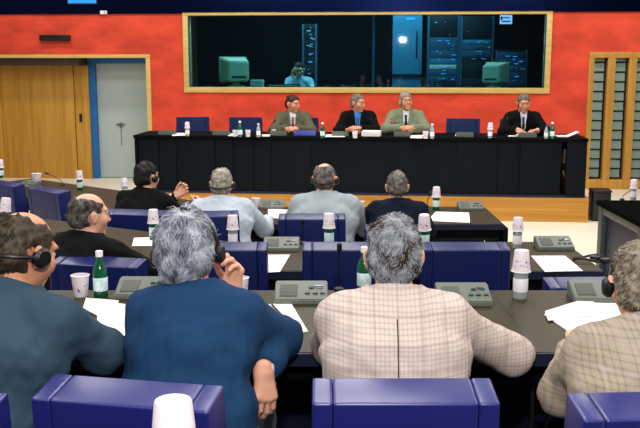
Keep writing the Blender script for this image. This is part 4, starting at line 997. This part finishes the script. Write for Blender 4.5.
# ================================================================== INTERPRETERS BOOTH
ledge = wb+.075
b = BM(); box2(b, (wl-.3, WT+.22, ledge-.06), (wr+.3, WT+.78, ledge), .005); bd = obj('booth_desk', b, M_['black'], None, FO, (0, 0, FA)); tag(bd, 'dark worktop inside the interpreters booth behind the glass', 'desk')
b = BM(); box2(b, (wl-.4, WT+.21, 0), (wr+.4, WT+3.2, .42)); struct('trim_8', b, M_['blackp'], loc=FO, rz=FA, label='raised floor inside the interpreters booth')
for nm, sx in (('wall_booth_left', wl-.45), ('wall_booth_right', wr+.4)):
    b = BM(); box2(b, (sx, WT+.21, 0), (sx+.05, WT+3.2, 4.5)); struct(nm, b, M_['blackp'], loc=FO, rz=FA, label='dark side wall inside the booth')
M_['crt'] = mat('putty_plastic', srgb(196, 208, 186), .5); M_['crtv'] = mat('vent_slots', srgb(60, 66, 60), .6)
def crt(u, v, t, rz, label, sc=1.0):
    s, _ = front_hit(u, v, t); r = thing('crt_monitor', label, 'monitor', FP(s, t, ledge), FA+rz, 'computer monitors in the booth')
    # rear of the monitor faces the hall (-Y)
    b = BM(); box2(b, (-.21, .16, .06), (.21, .24, .44), .02); obj('front_bezel', b, M_['crt'], r)
    b = BM(); vs = box2(b, (-.20, -.20, .07), (.20, .165, .43), 0)
    for q in b.verts:
        if q.co.y < 0: q.co.x *= .74; q.co.z = .09+(q.co.z-.07)*.80
    bmesh.ops.bevel(b, geom=b.edges[:], offset=.018, segments=3, affect='EDGES'); obj('back_shell', b, M_['crt'], r)
    b = BM(); box2(b, (-.11, -.206, .13), (.11, -.196, .165), .003); obj('port_panel', b, M_['crtv'], r)
    b = BM(); box2(b, (-.12, -.16, .374), (.12, .10, .378)); obj('vent', b, M_['crtv'], r)
    b = BM(); box2(b, (-.19, .241, .09), (.19, .244, .41)); obj('screen', b, M_['blackp'], r)
    b = BM(); lathe(b, [(0, 0), (.13, 0), (.12, .02), (.06, .03), (.06, .09), (0, .09)], 20); obj('stand', b, M_['crt'], r); r.scale = (sc,)*3
crt(236, 72, WT+.50, R(24), 'putty coloured monitor seen from behind, left in the booth', 1.12); crt(494, 75, WT+.48, R(-22), 'putty coloured monitor seen from behind, right in the booth', .93)
def bthing(name, label, cat, u, t, group=None, z=None): return thing(name, label, cat, FP(front_hit(u, 80, t)[0], t, ledge if z is None else z), FA, group)
M_['silver'] = mat('pale_device', srgb(196, 214, 214), .4); M_['ledblue'] = mat('blue_led', srgb(60, 160, 255), .3, emit=1.3); M_['ledwhite'] = mat('white_led', srgb(220, 235, 255), .3, emit=1.6); M_['ledred'] = mat('red_led', srgb(255, 50, 30), .3, emit=1.2)
for i in range(2):
    t = bthing('desktop_device', ('lower', 'upper')[i]+' of two pale boxes stacked beside the left booth monitor', 'device', 257, WT+.4, 'stacked pale devices in the booth', ledge+.062*i)
    b = BM(); box2(b, (-.10, -.1, .003), (.10, .12, .058), .006); obj('case', b, M_['silver'], t)
    b = BM(); box2(b, (-.09, -.103, .02), (.05, -.099, .03)); obj('slot', b, M_['button'], t)
t = bthing('interpreter_panel', 'long low control panel in front of the man in the booth', 'panel', 284, WT+.36)
b = BM(); box2(b, (-.26, -.1, 0), (.26, .12, .05), .006); obj('case', b, M_['blackp'], t)
b = BM(); box2(b, (-.24, -.104, .026), (.24, -.098, .036)); obj('light_strip', b, M_['silver'], t)
for k, (u, c) in enumerate(((196, 'far left'), (209, 'second from left'), (330, 'right of the shirt sleeved man'), (350, 'left of the glass post'), (440, 'below the rack'), (470, 'left of the right monitor'))):
    t = bthing('booth_console', 'small dark console on the booth worktop, '+c, 'console', u, WT+.36, 'small consoles on the booth worktop')
    b = BM(); box2(b, (-.08, -.06, 0), (.08, .07, .035), .006); obj('case', b, M_['blackp'], t)
    b = BM(); box2(b, (-.06, -.064, .012), (.02, -.058, .022)); obj('display', b, mat('teal_display', srgb(50, 120, 130), .3, emit=.25), t)
    b = BM(); tube(b, [(.05, .04, .03), (.055, .03, .12), (.04, -.02, .2)], .004, 6); obj('microphone', b, M_['blackp'], t)
# glazed cabinet, racks
bt_ = WT+1.5
def bx_(u0, u1, v0, v1, t): s0, z1 = front_hit(u0, v0, t); s1, z0 = front_hit(u1, v1, t); return s0, s1, z0, z1
M_['teal'] = mat('teal_cabinet', srgb(64, 128, 168), .3, spec=.5); M_['rackb'] = mat('steel_blue_rack', srgb(56, 96, 128), .4, metal=.2); M_['rackd'] = mat('dark_rack', srgb(18, 26, 38), .5)
s0, s1, z0, z1 = bx_(393, 421, 14, 95, bt_); z0 = max(z0, .43)
t = thing('booth_cabinet', 'tall pale teal cabinet in the middle of the booth', 'cabinet', FP((s0+s1)/2, bt_, .42), FA); hw_ = (s1-s0)/2
b = BM(); box2(b, (-hw_, 0, 0), (hw_, .4, z1-.42), .006); obj('carcass', b, M_['teal'], t)
b = BM(); box2(b, (-hw_+.03, -.012, .30), (hw_-.03, .0, z1-.46), .004); obj('door', b, M_['teal'], t)
zz = front_hit(407, 75, bt_)[1]-.42
b = BM(); box2(b, (-hw_, -.03, zz-.03), (hw_, .0, zz+.02), .004); obj('cross_bar', b, M_['rackd'], t)
b = BM(); box2(b, (hw_-.10, -.03, zz+.3), (hw_-.08, -.012, zz+.75), .003); obj('handle', b, M_['rackd'], t)
b = BM(); box2(b, (-.02, -.02, z1-.52), (.12, -.01, z1-.49), .002); obj('door_plate', b, M_['ledblue'], t)
def rack(u0, u1, v0, label, units, seed):
    r_ = random.Random(seed); s0, s1, z0, z1 = bx_(u0, u1, v0, 95, bt_); H = z1-.42; w2 = (s1-s0)/2
    t = thing('equipment_rack', label, 'rack', FP((s0+s1)/2, bt_, .42), FA, 'equipment racks in the booth')
    b = BM(); box2(b, (-w2, .03, 0), (w2, .5, H), .005); obj('cabinet', b, M_['rackd'], t)
    for q in (-1, 1):
        b = BM(); box2(b, (q*w2-.02, 0, 0), (q*w2+.02, .04, H), .003); obj('rail', b, M_['rackb'], t)
    z = H-.04
    for hgt, kind in units:
        f = {'b': M_['rackb'], 'd': M_['rackd'], 't': M_['teal'], 's': M_['silver']}[kind]
        b = BM(); box2(b, (-w2+.025, -.01, z-hgt+.006), (w2-.025, .03, z), .003); un = obj('rack_unit', b, f, t)
        for k in range(r_.randint(2, 5)):
            x = r_.uniform(-w2+.06, w2-.08); y = r_.uniform(z-hgt+.015, z-.02)
            b = BM(); box2(b, (x, -.016, y), (x+r_.choice((.015, .04, .07)), -.009, y+.012)); obj('indicator', b, r_.choice((M_['ledblue'], M_['button'], M_['silver'], M_['ledblue'])), un)
        z -= hgt
rack(429, 457, 15, 'wide equipment rack right of the teal cabinet in the booth', [(.34, 'd'), (.22, 'b'), (.14, 'b'), (.10, 't'), (.08, 's'), (.12, 'b'), (.10, 'b'), (.16, 'd'), (.2, 'b')], 1)
rack(462, 491, 16, 'equipment rack left of the lit sign in the booth', [(.36, 'd'), (.08, 't'), (.10, 'b'), (.12, 'b'), (.05, 'd'), (.3, 'd'), (.25, 'd')], 2)
rack(497, 525, 50, 'low equipment rack behind the right booth monitor', [(.10, 'b'), (.12, 'b'), (.12, 'b'), (.12, 'b'), (.12, 'b'), (.15, 'd')], 3)
rack(303, 316, 24, 'added narrow dark rack carrying blue dots behind the man in the booth', [(.1, 'd'), (.14, 'd'), (.14, 'd'), (.14, 'd'), (.14, 'd'), (.2, 'd')], 4)  # rack added only to carry the column of blue dots
s0, s1, z0, z1 = bx_(373, 376, 13, 90, WT+.9)
t = thing('glass_post', 'thin upright steel edged glass divider in the booth', 'divider', FP((s0+s1)/2, WT+.3, .42), FA)
b = BM(); box2(b, (-.006, 0, 0), (.006, 1.6, z1-.42)); obj('glass_sheet', b, tinted_glass('divider_glass', (.7, .85, .9, 1), .04), t)
b = BM(); box2(b, (-.022, -.02, 0), (.022, .02, z1-.42), .004); obj('post', b, M_['rackb'], t)
s0, s1, z0, z1 = bx_(500, 512, 15, 24, WT+2.2)
t = thing('lit_sign', 'small lit white and blue sign high on the right in the booth', 'sign', FP((s0+s1)/2, WT+2.2, (z0+z1)/2), FA); w2, h2 = (s1-s0)/2, (z1-z0)/2
b = BM(); box2(b, (-w2-.01, 0, -h2-.01), (w2+.01, .06, h2+.01), .004); box2(b, (-.015, .02, h2), (.015, .05, 5-FP(0, 0, (z0+z1)/2).z-.5)); obj('housing', b, M_['rackd'], t)
b = BM(); box2(b, (-w2, -.006, -h2), (w2, .002, h2)); obj('face', b, mat('sign_face', srgb(200, 205, 255), .3, emit=1.6), t)
b = BM(); box2(b, (-w2*.55, -.010, h2*.25), (w2*.55, -.005, h2*.5)); box2(b, (-w2*.7, -.010, -h2*.55), (w2*.7, -.005, -h2*.25)); box2(b, (-w2*.9, -.010, -.01), (-w2*.6, -.005, h2*.7)); obj('sign_mark', b, mat('sign_mark', srgb(40, 60, 150), .3), t)
s, z = front_hit(299, 70, WT+1.02)
person('man in pale blue shirt in the booth, hand raised to his ear', None, 0, .60, world=FP(s, WT+1.02, z), yaw=FA+PI, lean=14, hrot=(8, -14, 4),
       arms={'R': dict(e=(.20, .30, .83), w=(.11, .24, 1.05), d=(-.1, .0, 1), n=(-1, 0, 0), curl=30), 'L': dict(e=(-.27, .28, .78), w=(-.34, .50, .79), d=(-.3, 1, 0))}, shirt='shirtpb', tie='tied', hair='h_dark', style='short', seed=51)
bt0 = bpy.data.objects.get('person')
t = thing('booth_chair', 'dark chair of the man in the booth, hidden behind the worktop', 'chair', FP(s, WT+1.32, .42), FA+PI)
b = BM(); box2(b, (-.22, -.2, .46), (.22, .24, .55), .03); obj('seat', b, M_['blackp'], t)
b = BM(); box2(b, (-.2, -.27, .6), (.2, -.2, 1.0), .03); obj('backrest', b, M_['blackp'], t)
b = BM(); lathe(b, [(0, 0), (.22, 0), (.2, .03), (.03, .05), (.03, .46), (0, .46)], 16); obj('base', b, M_['chairmet'], t)
# ================================================================== LIGHTS
w = bpy.data.worlds.new('world'); SC.world = w; w.use_nodes = True
w.node_tree.nodes['Background'].inputs[0].default_value = (.05, .05, .06, 1); w.node_tree.nodes['Background'].inputs[1].default_value = .6
def area(name, loc, size, power, col=(1, 1, 1), rot=(0, 0, 0), shape='RECTANGLE'):
    l = bpy.data.lights.new(name, 'AREA'); l.shape = shape; l.size = size[0]; l.size_y = size[1]; l.energy = power; l.color = col
    o = bpy.data.objects.new(name, l); o.location = loc; o.rotation_euler = rot; return link(o)
for i, y in enumerate((-1.5, 1.6, 4.7, 7.8, 10.6)):
    for x in (-3.2, 0, 3.2): area('ceiling_light', (x, y, 4.45), (1.6, .6), 44 if y < 3 else 70, (1, .97, .95))
for x in (-4.5, -1.5, 1.5, 4.5): 
    p = FP(x, 1.6, 4.2); area('wall_washer', p, (1.6, .3), 30, (1, .95, .88), (R(22), 0, FA))
# the photographer's flash above the camera
area('camera_flash', (.05, .12, 2.62), (.16, .10), 52, (1, .98, .96), (R(82), 0, 0))
# unseen fill light added inside the booth to brighten its contents
p = FP((wl+wr)/2-.5, WT+.9, 3.6); area('booth_fill', p, (4.5, .4), 170, (.8, .98, .98), (0, 0, FA))
